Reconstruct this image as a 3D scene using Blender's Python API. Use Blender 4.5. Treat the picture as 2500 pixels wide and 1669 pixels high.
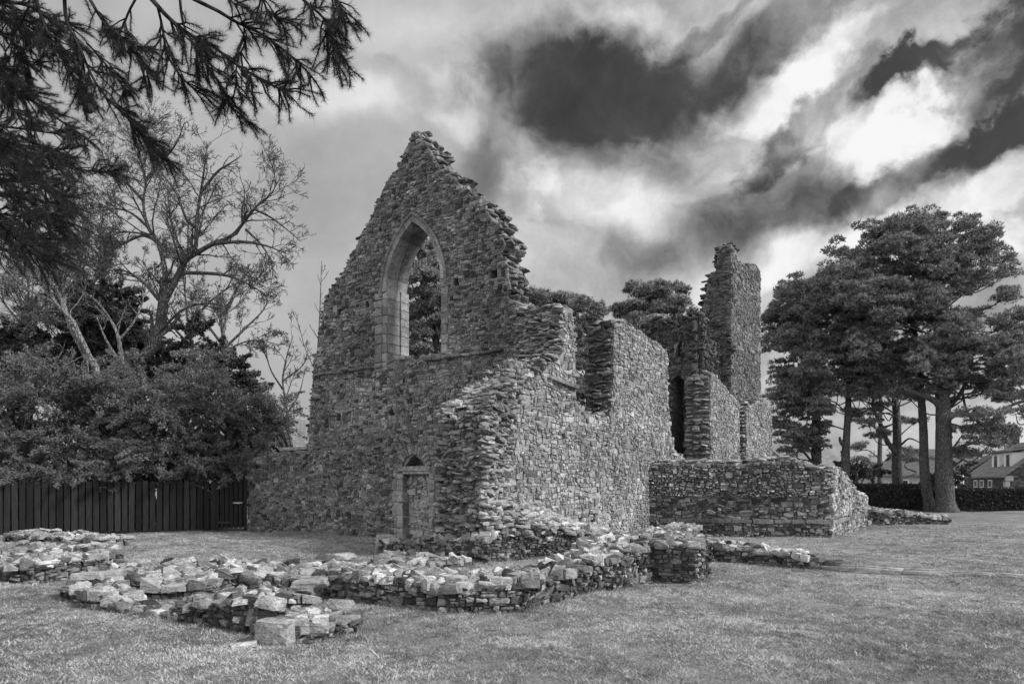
import bpy, math, random
import numpy as np
from mathutils import Vector
from mathutils.geometry import tessellate_polygon

# ------------------------------------------------------------------ scene, camera, sky, sun
for o in list(bpy.data.objects):
    bpy.data.objects.remove(o)
SC = bpy.context.scene
COL = SC.collection
FPX, HZ, EYE = 1667.0, 1175.0, 1.65          # focal length and horizon of the 2500 px photograph, eye height

cam_d = bpy.data.cameras.new('camera')
cam = bpy.data.objects.new('camera', cam_d)
COL.objects.link(cam)
cam.location = (0, 0, EYE)
cam.rotation_euler = (math.radians(90), 0, 0)
cam_d.sensor_width = 36
cam_d.lens = 24.0
cam_d.shift_y = 0.1362
cam_d.clip_start = 0.1
cam_d.clip_end = 3000
SC.camera = cam

SUN_AZ, SUN_EL = math.radians(112), math.radians(38)   # azimuth clockwise from the view direction (+Y)
sun_d = bpy.data.lights.new('sun', 'SUN')
sun_d.energy = 3.5
sun_d.angle = math.radians(9)
sun_d.color = (1, 1, 1)
sun = bpy.data.objects.new('sun', sun_d)
COL.objects.link(sun)
sdir = Vector((math.sin(SUN_AZ) * math.cos(SUN_EL), math.cos(SUN_AZ) * math.cos(SUN_EL), math.sin(SUN_EL)))
sun.rotation_euler = sdir.to_track_quat('Z', 'Y').to_euler()
SC.view_settings.view_transform = 'Standard'
SC.view_settings.look = 'None'
SC.view_settings.exposure = 0.0
SC.view_settings.gamma = 1
SC.render.engine = 'CYCLES'


class NT:
    """small helper to write node trees"""
    def __init__(s, tree):
        s.t = tree
        s.t.nodes.clear()

    def n(s, typ, **kw):
        nd = s.t.nodes.new(typ)
        for k, v in kw.items():
            setattr(nd, k, v)
        return nd

    def l(s, a, b):
        s.t.links.new(a, b)

    def put(s, sock, v):
        if isinstance(v, bpy.types.NodeSocket):
            s.l(v, sock)
        else:
            sock.default_value = v

    def m(s, op, a, b=None, c=None, clamp=False):
        nd = s.n('ShaderNodeMath', operation=op)
        nd.use_clamp = clamp
        s.put(nd.inputs[0], a)
        if b is not None:
            s.put(nd.inputs[1], b)
        if c is not None:
            s.put(nd.inputs[2], c)
        return nd.outputs[0]

    def noise(s, vec, scale, detail=4, rough=.5, dist=0.0, lac=2.0):
        nd = s.n('ShaderNodeTexNoise')
        s.put(nd.inputs['Vector'], vec)
        nd.inputs['Scale'].default_value = scale
        nd.inputs['Detail'].default_value = detail
        nd.inputs['Roughness'].default_value = rough
        nd.inputs['Lacunarity'].default_value = lac
        nd.inputs['Distortion'].default_value = dist
        return nd

    def ramp(s, f, a, b, c=0.0, d=1.0, smooth=True):
        nd = s.n('ShaderNodeMapRange')
        nd.interpolation_type = 'SMOOTHSTEP' if smooth else 'LINEAR'
        nd.clamp = True
        s.put(nd.inputs[0], f)
        for i, v in enumerate((a, b, c, d)):
            s.put(nd.inputs[i + 1], v)
        return nd.outputs[0]


world = bpy.data.worlds.new('World')
SC.world = world
world.use_nodes = True
w = NT(world.node_tree)
tc = w.n('ShaderNodeTexCoord')
sep = w.n('ShaderNodeSeparateXYZ')
w.l(tc.outputs['Generated'], sep.inputs[0])
az = w.m('ARCTAN2', sep.outputs[0], sep.outputs[1])
el = w.m('ARCSINE', sep.outputs[2])
cmb = w.n('ShaderNodeCombineXYZ')
w.l(az, cmb.inputs[0])
w.l(el, cmb.inputs[1])
# puffy edges: warp the cloud coordinates with two octaves of noise
def warp(vec, scale, amp, detail):
    nz = w.noise(tc.outputs['Generated'], scale, detail, .55)
    sb = w.n('ShaderNodeVectorMath', operation='SUBTRACT')
    w.l(nz.outputs['Color'], sb.inputs[0])
    sb.inputs[1].default_value = (.5, .5, .5)
    mu = w.n('ShaderNodeVectorMath', operation='SCALE')
    w.l(sb.outputs[0], mu.inputs[0])
    mu.inputs['Scale'].default_value = amp
    ad = w.n('ShaderNodeVectorMath', operation='ADD')
    w.l(vec, ad.inputs[0])
    w.l(mu.outputs[0], ad.inputs[1])
    return ad.outputs[0]
P1 = warp(warp(cmb.outputs[0], 5.0, .13, 3), 14.0, .06, 8)
P2 = warp(P1, 26.0, .055, 10)


def azel(u, v):
    x, z = (u - 1250) / FPX, (HZ - v) / FPX
    return math.atan2(x, 1), math.asin(z / math.sqrt(1 + x * x + z * z))


# clouds: centre in photograph px, half axes px, tilt (degrees, rising to the right), tone change, softness
CL = [
    (1400, 235, 330, 190, 0, -.24, .25, 0), (1440, 215, 300, 150, 0, -.15, .2, 1), (1665, 235, 240, 130, 3, -.36, .45, 0), (1540, 225, 200, 110, 0, -.12, .4, 0), (1300, 150, 190, 130, 0, -.12, .3, 1),
    (1470, 350, 220, 110, 0, -.17, .30, 0), (1900, 115, 280, 75, 22, -.13, .2, 1), (1560, 430, 190, 70, 15, -.08, .2, 1),
    (1200, 460, 130, 120, 0, -.22, .15, 0), (1010, 210, 130, 70, -20, -.09, .1, 1),
    (1950, 275, 220, 95, -10, .24, .3, 1), (1520, 500, 170, 95, -10, .24, .2, 0), (840, 215, 270, 105, 5, .18, .2, 0),
    (1050, 60, 340, 120, 0, .10, .1, 0), (1500, 50, 300, 60, 0, .12, .1, 1), (1130, 260, 100, 150, -10, .15, .2, 1),
    (2230, 300, 290, 75, 27, .27, .3, 1), (2110, 355, 130, 70, 10, .18, .35, 0), (2050, 120, 200, 80, 30, .16, .2, 1),
    (1950, 640, 230, 60, 8, .26, .3, 0), (2130, 525, 140, 75, 25, .26, .4, 0), (2420, 470, 220, 100, 15, .18, .3, 1),
    (2440, 620, 180, 90, 0, .20, .3, 1), (1680, 705, 330, 60, 0, .08, .1, 0), (1250, 620, 180, 130, 10, .08, .1, 1), (1330, 470, 90, 60, 0, .16, .2, 1),
    (1870, 500, 270, 120, 8, -.17, .6, 0), (1990, 535, 150, 95, 10, -.20, .5, 0), (1650, 610, 220, 80, 5, -.11, .3, 0), (1850, 420, 250, 40, 14, .2, .3, 0),
    (2460, 90, 190, 170, 30, -.38, .3, 1), (2280, 150, 210, 50, 28, -.34, .3, 1), (1960, 335, 220, 62, 25, -.36, .3, 1),
    (2190, 215, 190, 40, 28, -.36, .3, 1), (2180, 445, 260, 50, 22, -.24, .2, 1), (2440, 320, 190, 55, 28, -.36, .3, 1),
    (2330, 400, 250, 70, 18, -.18, .2, 1), (2100, 30, 150, 70, 20, -.20, .2, 1), (1730, 60, 150, 50, 20, -.2, .2, 1),
    (1560, 640, 400, 130, 0, -.05, .2, 0), (820, 480, 420, 180, 0, -.05, .1, 0),
]
fb1 = w.noise(P1, 6.5, 13, .6, .1)          # billows
fb2 = w.noise(P1, 15.0, 13, .62, .2)        # torn shreds
edge0 = w.m('MULTIPLY', w.m('SUBTRACT', fb1.outputs[0], .5), 1.15)
edge1 = w.m('ADD', w.m('MULTIPLY', w.m('SUBTRACT', fb1.outputs[0], .5), .9), w.m('MULTIPLY', w.m('SUBTRACT', fb2.outputs[0], .5), 1.5))
tone = None
for (u, v, rx, ry, rot, amp, core, kind) in CL:
    a0, e0 = azel(u, v)
    a1, _ = azel(u + rx, v)
    _, e1 = azel(u, v - ry)
    mp = w.n('ShaderNodeMapping', vector_type='TEXTURE')
    w.l(P2 if kind else P1, mp.inputs[0])
    mp.inputs['Location'].default_value = (a0, e0, 0)
    mp.inputs['Rotation'].default_value = (0, 0, math.radians(rot))
    mp.inputs['Scale'].default_value = (abs(a1 - a0), abs(e1 - e0), 1e6)
    ln = w.n('ShaderNodeVectorMath', operation='LENGTH')
    w.l(mp.outputs[0], ln.inputs[0])
    f = w.ramp(w.m('ADD', ln.outputs['Value'], edge1 if kind else edge0), core + .15 if kind else core, 1.15, amp, 0.0)
    tone = f if tone is None else w.m('ADD', tone, f)
# cloud-plane coordinates so that the small structure stretches towards the horizon
den = w.m('ADD', w.m('MAXIMUM', sep.outputs[2], 0.0), .32)
cp = w.n('ShaderNodeCombineXYZ')
w.l(w.m('DIVIDE', sep.outputs[0], den), cp.inputs[0])
w.l(w.m('DIVIDE', sep.outputs[1], den), cp.inputs[1])
n1 = w.noise(cp.outputs[0], 2.1, 7, .58, .3)
n2a = w.noise(tc.outputs['Generated'], 9.0, 10, .62, .15)
n2b = w.noise(P1, 13.0, 10, .62, 0)
n2 = w.n('ShaderNodeMix', data_type='FLOAT'); w.l(n2a.outputs[0], n2.inputs[2]); w.l(n2b.outputs[0], n2.inputs[3]); n2.inputs[0].default_value = .5
rightness = w.ramp(az, -.25, .35, .22, 1.0)
small = w.m('MULTIPLY', w.m('SUBTRACT', n2.outputs[0], .5), w.m('MULTIPLY', rightness, .95))
big = w.m('MULTIPLY', w.m('SUBTRACT', n1.outputs[0], .5), w.m('MULTIPLY_ADD', rightness, .25, .12))
T = w.m('ADD', w.m('ADD', tone, .71), w.m('ADD', small, big))
T = w.m('SMOOTH_MAX', T, w.m('MULTIPLY_ADD', n2.outputs[0], .30, .16), .16)
# the sky overhead and behind the camera is brighter, thinner cloud
over = w.m('MULTIPLY', w.ramp(el, .66, 1.1), .30)
behind = w.m('MULTIPLY', w.ramp(w.m('ABSOLUTE', az), .95, 1.7), .26)
T = w.m('SMOOTH_MIN', w.m('ADD', T, w.m('MAXIMUM', over, behind)), .97, .12)
cloud = w.m('POWER', T, 2.2)
# the blue gaps: the sky texture seen through a red filter, as on the black and white film
sky = w.n('ShaderNodeTexSky', sky_type='NISHITA')
sky.sun_disc = False
sky.sun_elevation = SUN_EL
sky.sun_rotation = SUN_AZ
srgb = w.n('ShaderNodeSeparateColor')
w.l(sky.outputs[0], srgb.inputs[0])
gap = w.ramp(T, .22, .40, .55, 0.0)
mixn = w.n('ShaderNodeMix', data_type='FLOAT')
w.l(gap, mixn.inputs[0])
w.l(w.m('MULTIPLY', cloud, 10.0), mixn.inputs[2])
w.l(w.m('MULTIPLY', srgb.outputs[0], .35), mixn.inputs[3])
bg = w.n('ShaderNodeBackground')
w.l(mixn.outputs[0], bg.inputs[0])
bg.inputs[1].default_value = .1
wo = w.n('ShaderNodeOutputWorld')
w.l(bg.outputs[0], wo.inputs[0])

# ------------------------------------------------------------------ materials
def new_mat(name):
    m = bpy.data.materials.new(name)
    m.use_nodes = True
    return m, NT(m.node_tree)


def finish(t, col, rough=.9, bump=None, strength=.3, dist=.02, spec=.3, sss=None):
    b = t.n('ShaderNodeBsdfPrincipled')
    t.put(b.inputs['Base Color'], col)
    t.put(b.inputs['Roughness'], rough)
    b.inputs['Specular IOR Level'].default_value = spec
    if bump is not None:
        bp = t.n('ShaderNodeBump')
        bp.inputs['Strength'].default_value = strength
        bp.inputs['Distance'].default_value = dist
        t.l(bump, bp.inputs['Height'])
        t.l(bp.outputs[0], b.inputs['Normal'])
    o = t.n('ShaderNodeOutputMaterial')
    t.l(b.outputs[0], o.inputs[0])
    return b


def stone_mat(name, lo, hi, lichen=.35, lich_col=.5, stain=.5, scale=1.0, bump=.8):
    m, t = new_mat(name)
    at_ = t.n('ShaderNodeAttribute', attribute_name='tone')
    co = t.n('ShaderNodeTexCoord').outputs['Object']
    fine = t.noise(co, 38 * scale, 6, .65)
    mid = t.noise(co, 9 * scale, 5, .6)
    large = t.noise(co, .7, 4, .55)
    base = t.ramp(at_.outputs['Fac'], 0, 1, lo, hi, False)
    v = t.m('MULTIPLY', base, t.ramp(fine.outputs[0], .3, .72, .62, 1.38, False))
    v = t.m('MULTIPLY', v, t.ramp(mid.outputs[0], .32, .68, .7, 1.3, False))
    v = t.m('MULTIPLY', v, t.ramp(large.outputs[0], .36, .64, 1 - stain * .55, 1 + stain * .35, False))
    # lichen blotches
    li = t.noise(co, 21 * scale, 4, .7, .6)
    f = t.m('MULTIPLY', t.ramp(li.outputs[0], .60, .68), t.ramp(mid.outputs[0], .42, .62))
    f = t.m('MULTIPLY', f, lichen)
    mx = t.n('ShaderNodeMix', data_type='FLOAT')
    t.l(f, mx.inputs[0]); t.l(v, mx.inputs[2]); mx.inputs[3].default_value = lich_col
    mps = t.n('ShaderNodeMapping'); t.l(co, mps.inputs[0]); mps.inputs['Scale'].default_value = (1, 1, 7)
    mps.inputs['Rotation'].default_value = (.08, .12, 0)
    strata = t.noise(mps.outputs[0], 7 * scale, 5, .7)
    mx2 = t.m('MULTIPLY', mx.outputs[0], t.ramp(strata.outputs[0], .34, .62, .78, 1.14, False))
    h = t.m('ADD', t.m('ADD', t.m('MULTIPLY', mid.outputs[0], .9), t.m('MULTIPLY', fine.outputs[0], .5)), t.m('MULTIPLY', strata.outputs[0], .5))
    finish(t, mx2, .93, h, bump, .05, .2)
    return m


def rubble_mat(name, lo, hi, sc=5.0, mortar=.24):
    """mortared rubble for the hearting and for the far sides of the walls"""
    m, t = new_mat(name)
    co = t.n('ShaderNodeTexCoord').outputs['Object']
    wn = t.noise(co, 3.0, 3, .5)
    mp = t.n('ShaderNodeMapping')
    t.l(co, mp.inputs[0]); mp.inputs['Scale'].default_value = (1, 1, 2.2)
    ad = t.n('ShaderNodeVectorMath', operation='ADD')
    sc_ = t.n('ShaderNodeVectorMath', operation='SCALE')
    t.l(wn.outputs['Color'], sc_.inputs[0]); sc_.inputs['Scale'].default_value = .12
    t.l(mp.outputs[0], ad.inputs[0]); t.l(sc_.outputs[0], ad.inputs[1])
    vo = t.n('ShaderNodeTexVoronoi', feature='F1'); vo.inputs['Scale'].default_value = sc
    ve = t.n('ShaderNodeTexVoronoi', feature='DISTANCE_TO_EDGE'); ve.inputs['Scale'].default_value = sc
    t.l(ad.outputs[0], vo.inputs['Vector']); t.l(ad.outputs[0], ve.inputs['Vector'])
    sp = t.n('ShaderNodeSeparateColor'); t.l(vo.outputs['Color'], sp.inputs[0])
    fine = t.noise(co, 40, 6, .65)
    st = t.ramp(sp.outputs[0], 0, 1, lo, hi, False)
    e = t.ramp(ve.outputs['Distance'], .03, .09)
    mx = t.n('ShaderNodeMix', data_type='FLOAT')
    t.l(e, mx.inputs[0]); mx.inputs[2].default_value = mortar; t.l(st, mx.inputs[3])
    v = t.m('MULTIPLY', mx.outputs[0], t.ramp(fine.outputs[0], .3, .7, .65, 1.3, False))
    h = t.m('ADD', t.m('MULTIPLY', e, .8), t.m('MULTIPLY', fine.outputs[0], .5))
    finish(t, v, .95, h, .8, .05, .2)
    return m


def plain_mat(name, col, var=.3, scale=12, rough=.85, bump=.25, stretch=None, detail=6):
    m, t = new_mat(name)
    co = t.n('ShaderNodeTexCoord').outputs['Object']
    if stretch:
        mp = t.n('ShaderNodeMapping'); t.l(co, mp.inputs[0]); mp.inputs['Scale'].default_value = stretch
        co = mp.outputs[0]
    nz = t.noise(co, scale, detail, .6)
    v = t.m('MULTIPLY', t.ramp(nz.outputs[0], .3, .7, 1 - var, 1 + var, False), col)
    finish(t, v, rough, nz.outputs[0], bump, .03)
    return m


def leaf_mat(name, lo, hi, rough=.6, trans=.15):
    m, t = new_mat(name)
    at_ = t.n('ShaderNodeAttribute', attribute_name='tone')
    v = t.ramp(at_.outputs['Fac'], 0, 1, lo, hi, False)
    b = t.n('ShaderNodeBsdfPrincipled')
    t.l(v, b.inputs['Base Color']); b.inputs['Roughness'].default_value = rough
    b.inputs['Specular IOR Level'].default_value = .35
    tr = t.n('ShaderNodeBsdfTranslucent'); t.l(v, tr.inputs[0])
    ms = t.n('ShaderNodeMixShader'); ms.inputs[0].default_value = trans
    t.l(b.outputs[0], ms.inputs[1]); t.l(tr.outputs[0], ms.inputs[2])
    o = t.n('ShaderNodeOutputMaterial'); t.l(ms.outputs[0], o.inputs[0])
    return m


def bark_mat(name, lo, hi, sc=6.0):
    m, t = new_mat(name)
    co = t.n('ShaderNodeTexCoord').outputs['Object']
    mp = t.n('ShaderNodeMapping'); t.l(co, mp.inputs[0]); mp.inputs['Scale'].default_value = (1, 1, .28)
    vo = t.n('ShaderNodeTexVoronoi', feature='DISTANCE_TO_EDGE'); vo.inputs['Scale'].default_value = sc * 1.6
    t.l(mp.outputs[0], vo.inputs['Vector'])
    nz = t.noise(mp.outputs[0], sc * 2, 6, .65)
    e = t.ramp(vo.outputs['Distance'], 0, .16)
    v = t.m('MULTIPLY', t.ramp(nz.outputs[0], .3, .7, lo, hi, False), t.m('MULTIPLY_ADD', e, .55, .45))
    h = t.m('ADD', e, t.m('MULTIPLY', nz.outputs[0], .8))
    finish(t, v, .9, h, .8, .06, .2)
    return m


def slate_mat(name, col):
    m, t = new_mat(name)
    co = t.n('ShaderNodeTexCoord').outputs['UV']
    br = t.n('ShaderNodeTexBrick')
    t.l(co, br.inputs['Vector'])
    br.inputs['Scale'].default_value = 1.0
    br.inputs['Brick Width'].default_value = .35; br.inputs['Row Height'].default_value = .24
    br.inputs['Mortar Size'].default_value = .02
    br.inputs['Color1'].default_value = (col * .8,) * 3 + (1,); br.inputs['Color2'].default_value = (col * 1.25,) * 3 + (1,)
    br.inputs['Mortar'].default_value = (col * .35,) * 3 + (1,)
    finish(t, br.outputs['Color'], .7, br.outputs['Fac'], -.4, .02)
    return m


M = {}
M['gable'] = stone_mat('gable_stone', .06, .40, .45, .50, .65)
M['side'] = stone_mat('side_stone', .14, .50, .4, .6, .5)
M['tower'] = stone_mat('tower_stone', .06, .30, .3, .4, .4)
M['broken'] = stone_mat('broken_stone', .06, .52, .3, .55, .5)
M['low'] = stone_mat('low_wall_stone', .06, .58, .55, .66, .55)
M['ashlar'] = stone_mat('ashlar_stone', .14, .44, .7, .18, .8, 1.0, .9)
M['dark'] = stone_mat('dark_stone', .03, .22, .3, .35, .6)  # darkest stone range, laid on the inner wall
M['core'] = rubble_mat('rubble_core', .14, .28, 4.5, .34)
M['mortar'] = plain_mat('lime_mortar', .24, .45, 16, .95, .6)
M['mortar_dark'] = plain_mat('weathered_mortar', .13, .45, 16, .95, .6)
M['soil'] = plain_mat('soil_and_moss', .10, .5, 14, 1.0, .7)
M['needle'] = leaf_mat('pine_needles', .05, .50)
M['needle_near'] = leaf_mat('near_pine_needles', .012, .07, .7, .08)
M['yew'] = leaf_mat('yew_leaves', .012, .31, .5)
M['ivy'] = leaf_mat('dark_evergreen_leaves', .02, .12, .5)
M['hedge'] = leaf_mat('hedge_leaves', .02, .10)
M['pbark'] = bark_mat('pine_bark', .07, .26, 10)
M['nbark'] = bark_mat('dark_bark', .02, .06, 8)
M['bbark'] = bark_mat('pale_bark', .14, .40, 8)
M['gbark'] = bark_mat('grey_bark', .06, .22, 8)
m_, t = new_mat('stained_boards')
at_ = t.n('ShaderNodeAttribute', attribute_name='tone')
mp = t.n('ShaderNodeMapping'); t.l(t.n('ShaderNodeTexCoord').outputs['Object'], mp.inputs[0]); mp.inputs['Scale'].default_value = (9, 9, .6)
nz = t.noise(mp.outputs[0], 4, 8, .7)
v = t.m('MULTIPLY', t.ramp(at_.outputs['Fac'], 0, 1, .010, .036, False), t.ramp(nz.outputs[0], .3, .7, .5, 1.7, False))
finish(t, v, .8, nz.outputs[0], .5, .03, .25)
M['wood'] = m_
M['metal'] = plain_mat('galvanised_steel', .5, .2, 20, .4, .1)
M['iron'] = plain_mat('black_iron', .05, .2, 20, .5, .1)
M['slate'] = slate_mat('roof_slates', .10)
M['slate_l'] = slate_mat('pale_roof_slates', .20)
M['harl'] = plain_mat('harled_wall', .28, .12, 30, .95, .3)
M['harl_l'] = plain_mat('white_harled_wall', .42, .1, 30, .95, .3)
M['white'] = plain_mat('white_paint', .8, .04, 10, .5, .05)
M['house_stone'] = rubble_mat('house_rubble', .05, .16, 3.0, .09)
M['trim'] = plain_mat('pale_dressed_stone', .45, .15, 20, .9, .2)
M['pane'] = plain_mat('window_glass', .04, .2, 3, .1, 0.0)

# ------------------------------------------------------------------ mesh helpers
rng = np.random.default_rng(11)


class MB:
    def __init__(s):
        s.V, s.T, s.F, s.n = [], [], [], 0

    def add(s, v, faces, tone=.5):
        v = np.asarray(v, float).reshape(-1, 3)
        s.V.append(v)
        s.T.append(np.broadcast_to(np.asarray(tone, float), (len(v),)).copy())
        for f in (faces if isinstance(faces, list) else [faces]):
            f = np.asarray(f, np.int64)
            if f.size:
                s.F.append(f + s.n)
        s.n += len(v)

    def box(s, c, d, tone=.5, R=None):
        h = np.array(d) / 2
        v = np.array([[x, y, z] for x in (-1, 1) for y in (-1, 1) for z in (-1, 1)]) * h
        if R is not None:
            v = v @ np.asarray(R).T
        s.add(v + np.array(c), np.array([[0, 1, 3, 2], [4, 6, 7, 5], [0, 4, 5, 1], [2, 3, 7, 6], [0, 2, 6, 4], [1, 5, 7, 3]]), tone)

    def build(s, name, mat, parent=None, smooth=False):
        me = bpy.data.meshes.new(name)
        if s.n:
            V = np.concatenate(s.V).astype(np.float32)
            T = np.concatenate(s.T).astype(np.float32)
            loops = np.concatenate([f.reshape(-1) for f in s.F]).astype(np.int32)
            cnt = np.concatenate([np.full(len(f), f.shape[1]) for f in s.F]).astype(np.int32)
            st = np.concatenate([[0], np.cumsum(cnt)[:-1]]).astype(np.int32)
            me.vertices.add(len(V)); me.vertices.foreach_set('co', V.reshape(-1))
            me.loops.add(len(loops)); me.loops.foreach_set('vertex_index', loops)
            me.polygons.add(len(cnt)); me.polygons.foreach_set('loop_start', st)
            me.polygons.foreach_set('use_smooth', np.full(len(cnt), bool(smooth)))
            me.update(calc_edges=True)
            me.validate()
            if len(me.vertices) == len(T):
                a = me.attributes.new('tone', 'FLOAT', 'POINT')
                a.data.foreach_set('value', T)
        for mm in (mat if isinstance(mat, (list, tuple)) else [mat]):
            me.materials.append(mm)
        o = bpy.data.objects.new(name, me)
        COL.objects.link(o)
        if parent:
            o.parent = parent
            pl = Vector(parent.location)
            gp = parent.parent
            while gp:
                pl += Vector(gp.location)
                gp = gp.parent
            if pl.length > 0:
                me.transform(__import__('mathutils').Matrix.Translation(-pl))
        return o


def tag(o, label=None, cat=None, group=None, kind=None):
    if label: o['label'] = label
    if cat: o['category'] = cat
    if group: o['group'] = group
    if kind: o['kind'] = kind
    return o


def thing(name, loc, label, cat, group=None):
    o = bpy.data.objects.new(name, None)
    COL.objects.link(o)
    o.location = loc
    return tag(o, label, cat, group)


def px(u, v, Y):
    return np.array([(u - 1250) / FPX * Y, Y, EYE + (HZ - v) / FPX * Y])


def gpx(u, v):
    Y = EYE * FPX / (v - HZ)
    return ((u - 1250) / FPX * Y, Y)


# the ruin's own axes: a runs along the gable to the right, w runs back along the side wall
G0 = np.array([-6.4, 22.0, 0.0])
UA = np.array([.8246, -.5657, 0]); WA = np.array([.5657, .8246, 0]); ZA = np.array([0, 0, 1.0])


def fr(a, w_, z):
    a, w_, z = np.asarray(a, float)[..., None], np.asarray(w_, float)[..., None], np.asarray(z, float)[..., None]
    return G0 + a * UA + w_ * WA + z * ZA


def hit_w(u, v, w_=0.0):            # photograph px -> (a, z) on the plane w = const
    r = (u - 1250) / FPX
    O = G0 + w_ * WA
    a = (r * O[1] - O[0]) / (UA[0] - r * UA[1])
    Y = O[1] + a * UA[1]
    return a, EYE + (HZ - v) / FPX * Y


def hit_a(u, v, a=9.2):             # photograph px -> (w, z) on the plane a = const
    r = (u - 1250) / FPX
    O = G0 + a * UA
    w_ = (r * O[1] - O[0]) / (WA[0] - r * WA[1])
    Y = O[1] + w_ * WA[1]
    return w_, EYE + (HZ - v) / FPX * Y


def inpoly(poly, x, y):
    x, y = np.asarray(x), np.asarray(y)
    r = np.zeros(x.shape, bool)
    n = len(poly)
    for i in range(n):
        x1, y1 = poly[i]; x2, y2 = poly[(i + 1) % n]
        if y1 == y2:
            continue
        c = ((y1 > y) != (y2 > y)) & (x < (x2 - x1) * (y - y1) / (y2 - y1) + x1)
        r ^= c
    return r


def voronoi(S, cell=1.6):
    """Voronoi polygons of the seeds S (n,2), spacing about one"""
    B = {}
    for i, (x, y) in enumerate(S):
        B.setdefault((int(math.floor(x / cell)), int(math.floor(y / cell))), []).append(i)
    out = []
    for i, (x, y) in enumerate(S):
        bx_, by_ = int(math.floor(x / cell)), int(math.floor(y / cell))
        nb = []
        for dx in (-1, 0, 1):
            for dy in (-1, 0, 1):
                for j in B.get((bx_ + dx, by_ + dy), ()):
                    if j != i:
                        ex, ey = S[j][0] - x, S[j][1] - y
                        nb.append((ex * ex + ey * ey, ex, ey))
        nb.sort()
        P = [(-1.3, -1.3), (1.3, -1.3), (1.3, 1.3), (-1.3, 1.3)]
        for d2, ex, ey in nb:
            if d2 > 4 * max(p[0] * p[0] + p[1] * p[1] for p in P):
                break
            h = d2 / 2
            Q = []
            m = len(P)
            for k in range(m):
                ax, ay = P[k]; bx2, by2 = P[(k + 1) % m]
                da, db = ax * ex + ay * ey - h, bx2 * ex + by2 * ey - h
                if da <= 0:
                    Q.append((ax, ay))
                if (da < 0 < db) or (db < 0 < da):
                    q = da / (da - db)
                    Q.append((ax + (bx2 - ax) * q, ay + (by2 - ay) * q))
            P = Q
            if len(P) < 3:
                break
        out.append(P)
    return out


NG = rng.random((256, 256))


def vnoise(x, y, s):
    x, y = np.asarray(x, float) * s, np.asarray(y, float) * s
    xi, yi = np.floor(x).astype(int), np.floor(y).astype(int)
    fx, fy = x - xi, y - yi
    fx, fy = fx * fx * (3 - 2 * fx), fy * fy * (3 - 2 * fy)
    g = lambda i, j: NG[i % 256, j % 256]
    return (g(xi, yi) * (1 - fx) + g(xi + 1, yi) * fx) * (1 - fy) + (g(xi, yi + 1) * (1 - fx) + g(xi + 1, yi + 1) * fx) * fy


def coursed(s0, s1, t0, t1, ds, dt):
    """rough courses of squared and thin flat stones, warped so that no course runs straight"""
    out = []
    t = t0 - dt
    ox, oy = rng.uniform(0, 200, 2)
    while t < t1 + dt:
        H = dt * rng.choice([1.0, 1.3, 1.7, 2.2], p=[.25, .35, .25, .15]) * rng.uniform(.85, 1.15)
        s = s0 - ds * rng.uniform(0, 1.5)
        while s < s1 + ds:
            W = max(ds * .35, (ds * .45 + H * .6) * rng.choice([.55, .9, 1.3, 1.9], p=[.2, .35, .3, .15]) * rng.uniform(.85, 1.15))
            q = rng.random()
            if H > dt * 1.25 and q < .62:
                k = 2 if H < dt * 1.9 or rng.random() < .5 else 3
                cuts = np.r_[0, np.sort(rng.uniform(.25, .75, k - 1)), 1] * H
                for a, b in zip(cuts[:-1], cuts[1:]):
                    if W > ds * .9 and rng.random() < .35:
                        c = W * rng.uniform(.3, .7)
                        out.append((s, s + c, t + a, t + b)); out.append((s + c, s + W, t + a, t + b))
                    else:
                        out.append((s, s + W, t + a, t + b))
            else:
                out.append((s, s + W, t, t + H))
            s += W
        t += H
    R_ = np.array(out)
    polys = []
    for a, b, c, d in R_:
        h = d - c; w_ = b - a
        P = [[a, c], [b, c], [b, d], [a, d]]
        if w_ > h * 1.6:
            m = rng.uniform(.3, .7)
            P.insert(1, [a + w_ * m, c - h * rng.uniform(-.05, .1)]); P.insert(4, [a + w_ * rng.uniform(.3, .7), d + h * rng.uniform(-.18, .08)])
        P = np.array(P) + rng.normal(0, 1, (len(P), 2)) * (min(h, w_) * .10, h * .10)
        polys.append(P)
    wx = lambda P: P + np.c_[(vnoise(P[:, 0] + ox, P[:, 1] + oy, 1.6) - .5) * ds * .9 + (vnoise(P[:, 0] + ox, P[:, 1] - oy, 5) - .5) * ds * .25,
                             (vnoise(P[:, 0] - ox, P[:, 1] + oy, 1.3) - .5) * dt * 2.6 + (vnoise(P[:, 0] - ox, P[:, 1] + oy, 4.5) - .5) * dt * .9]
    return [wx(P) for P in polys]


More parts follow.
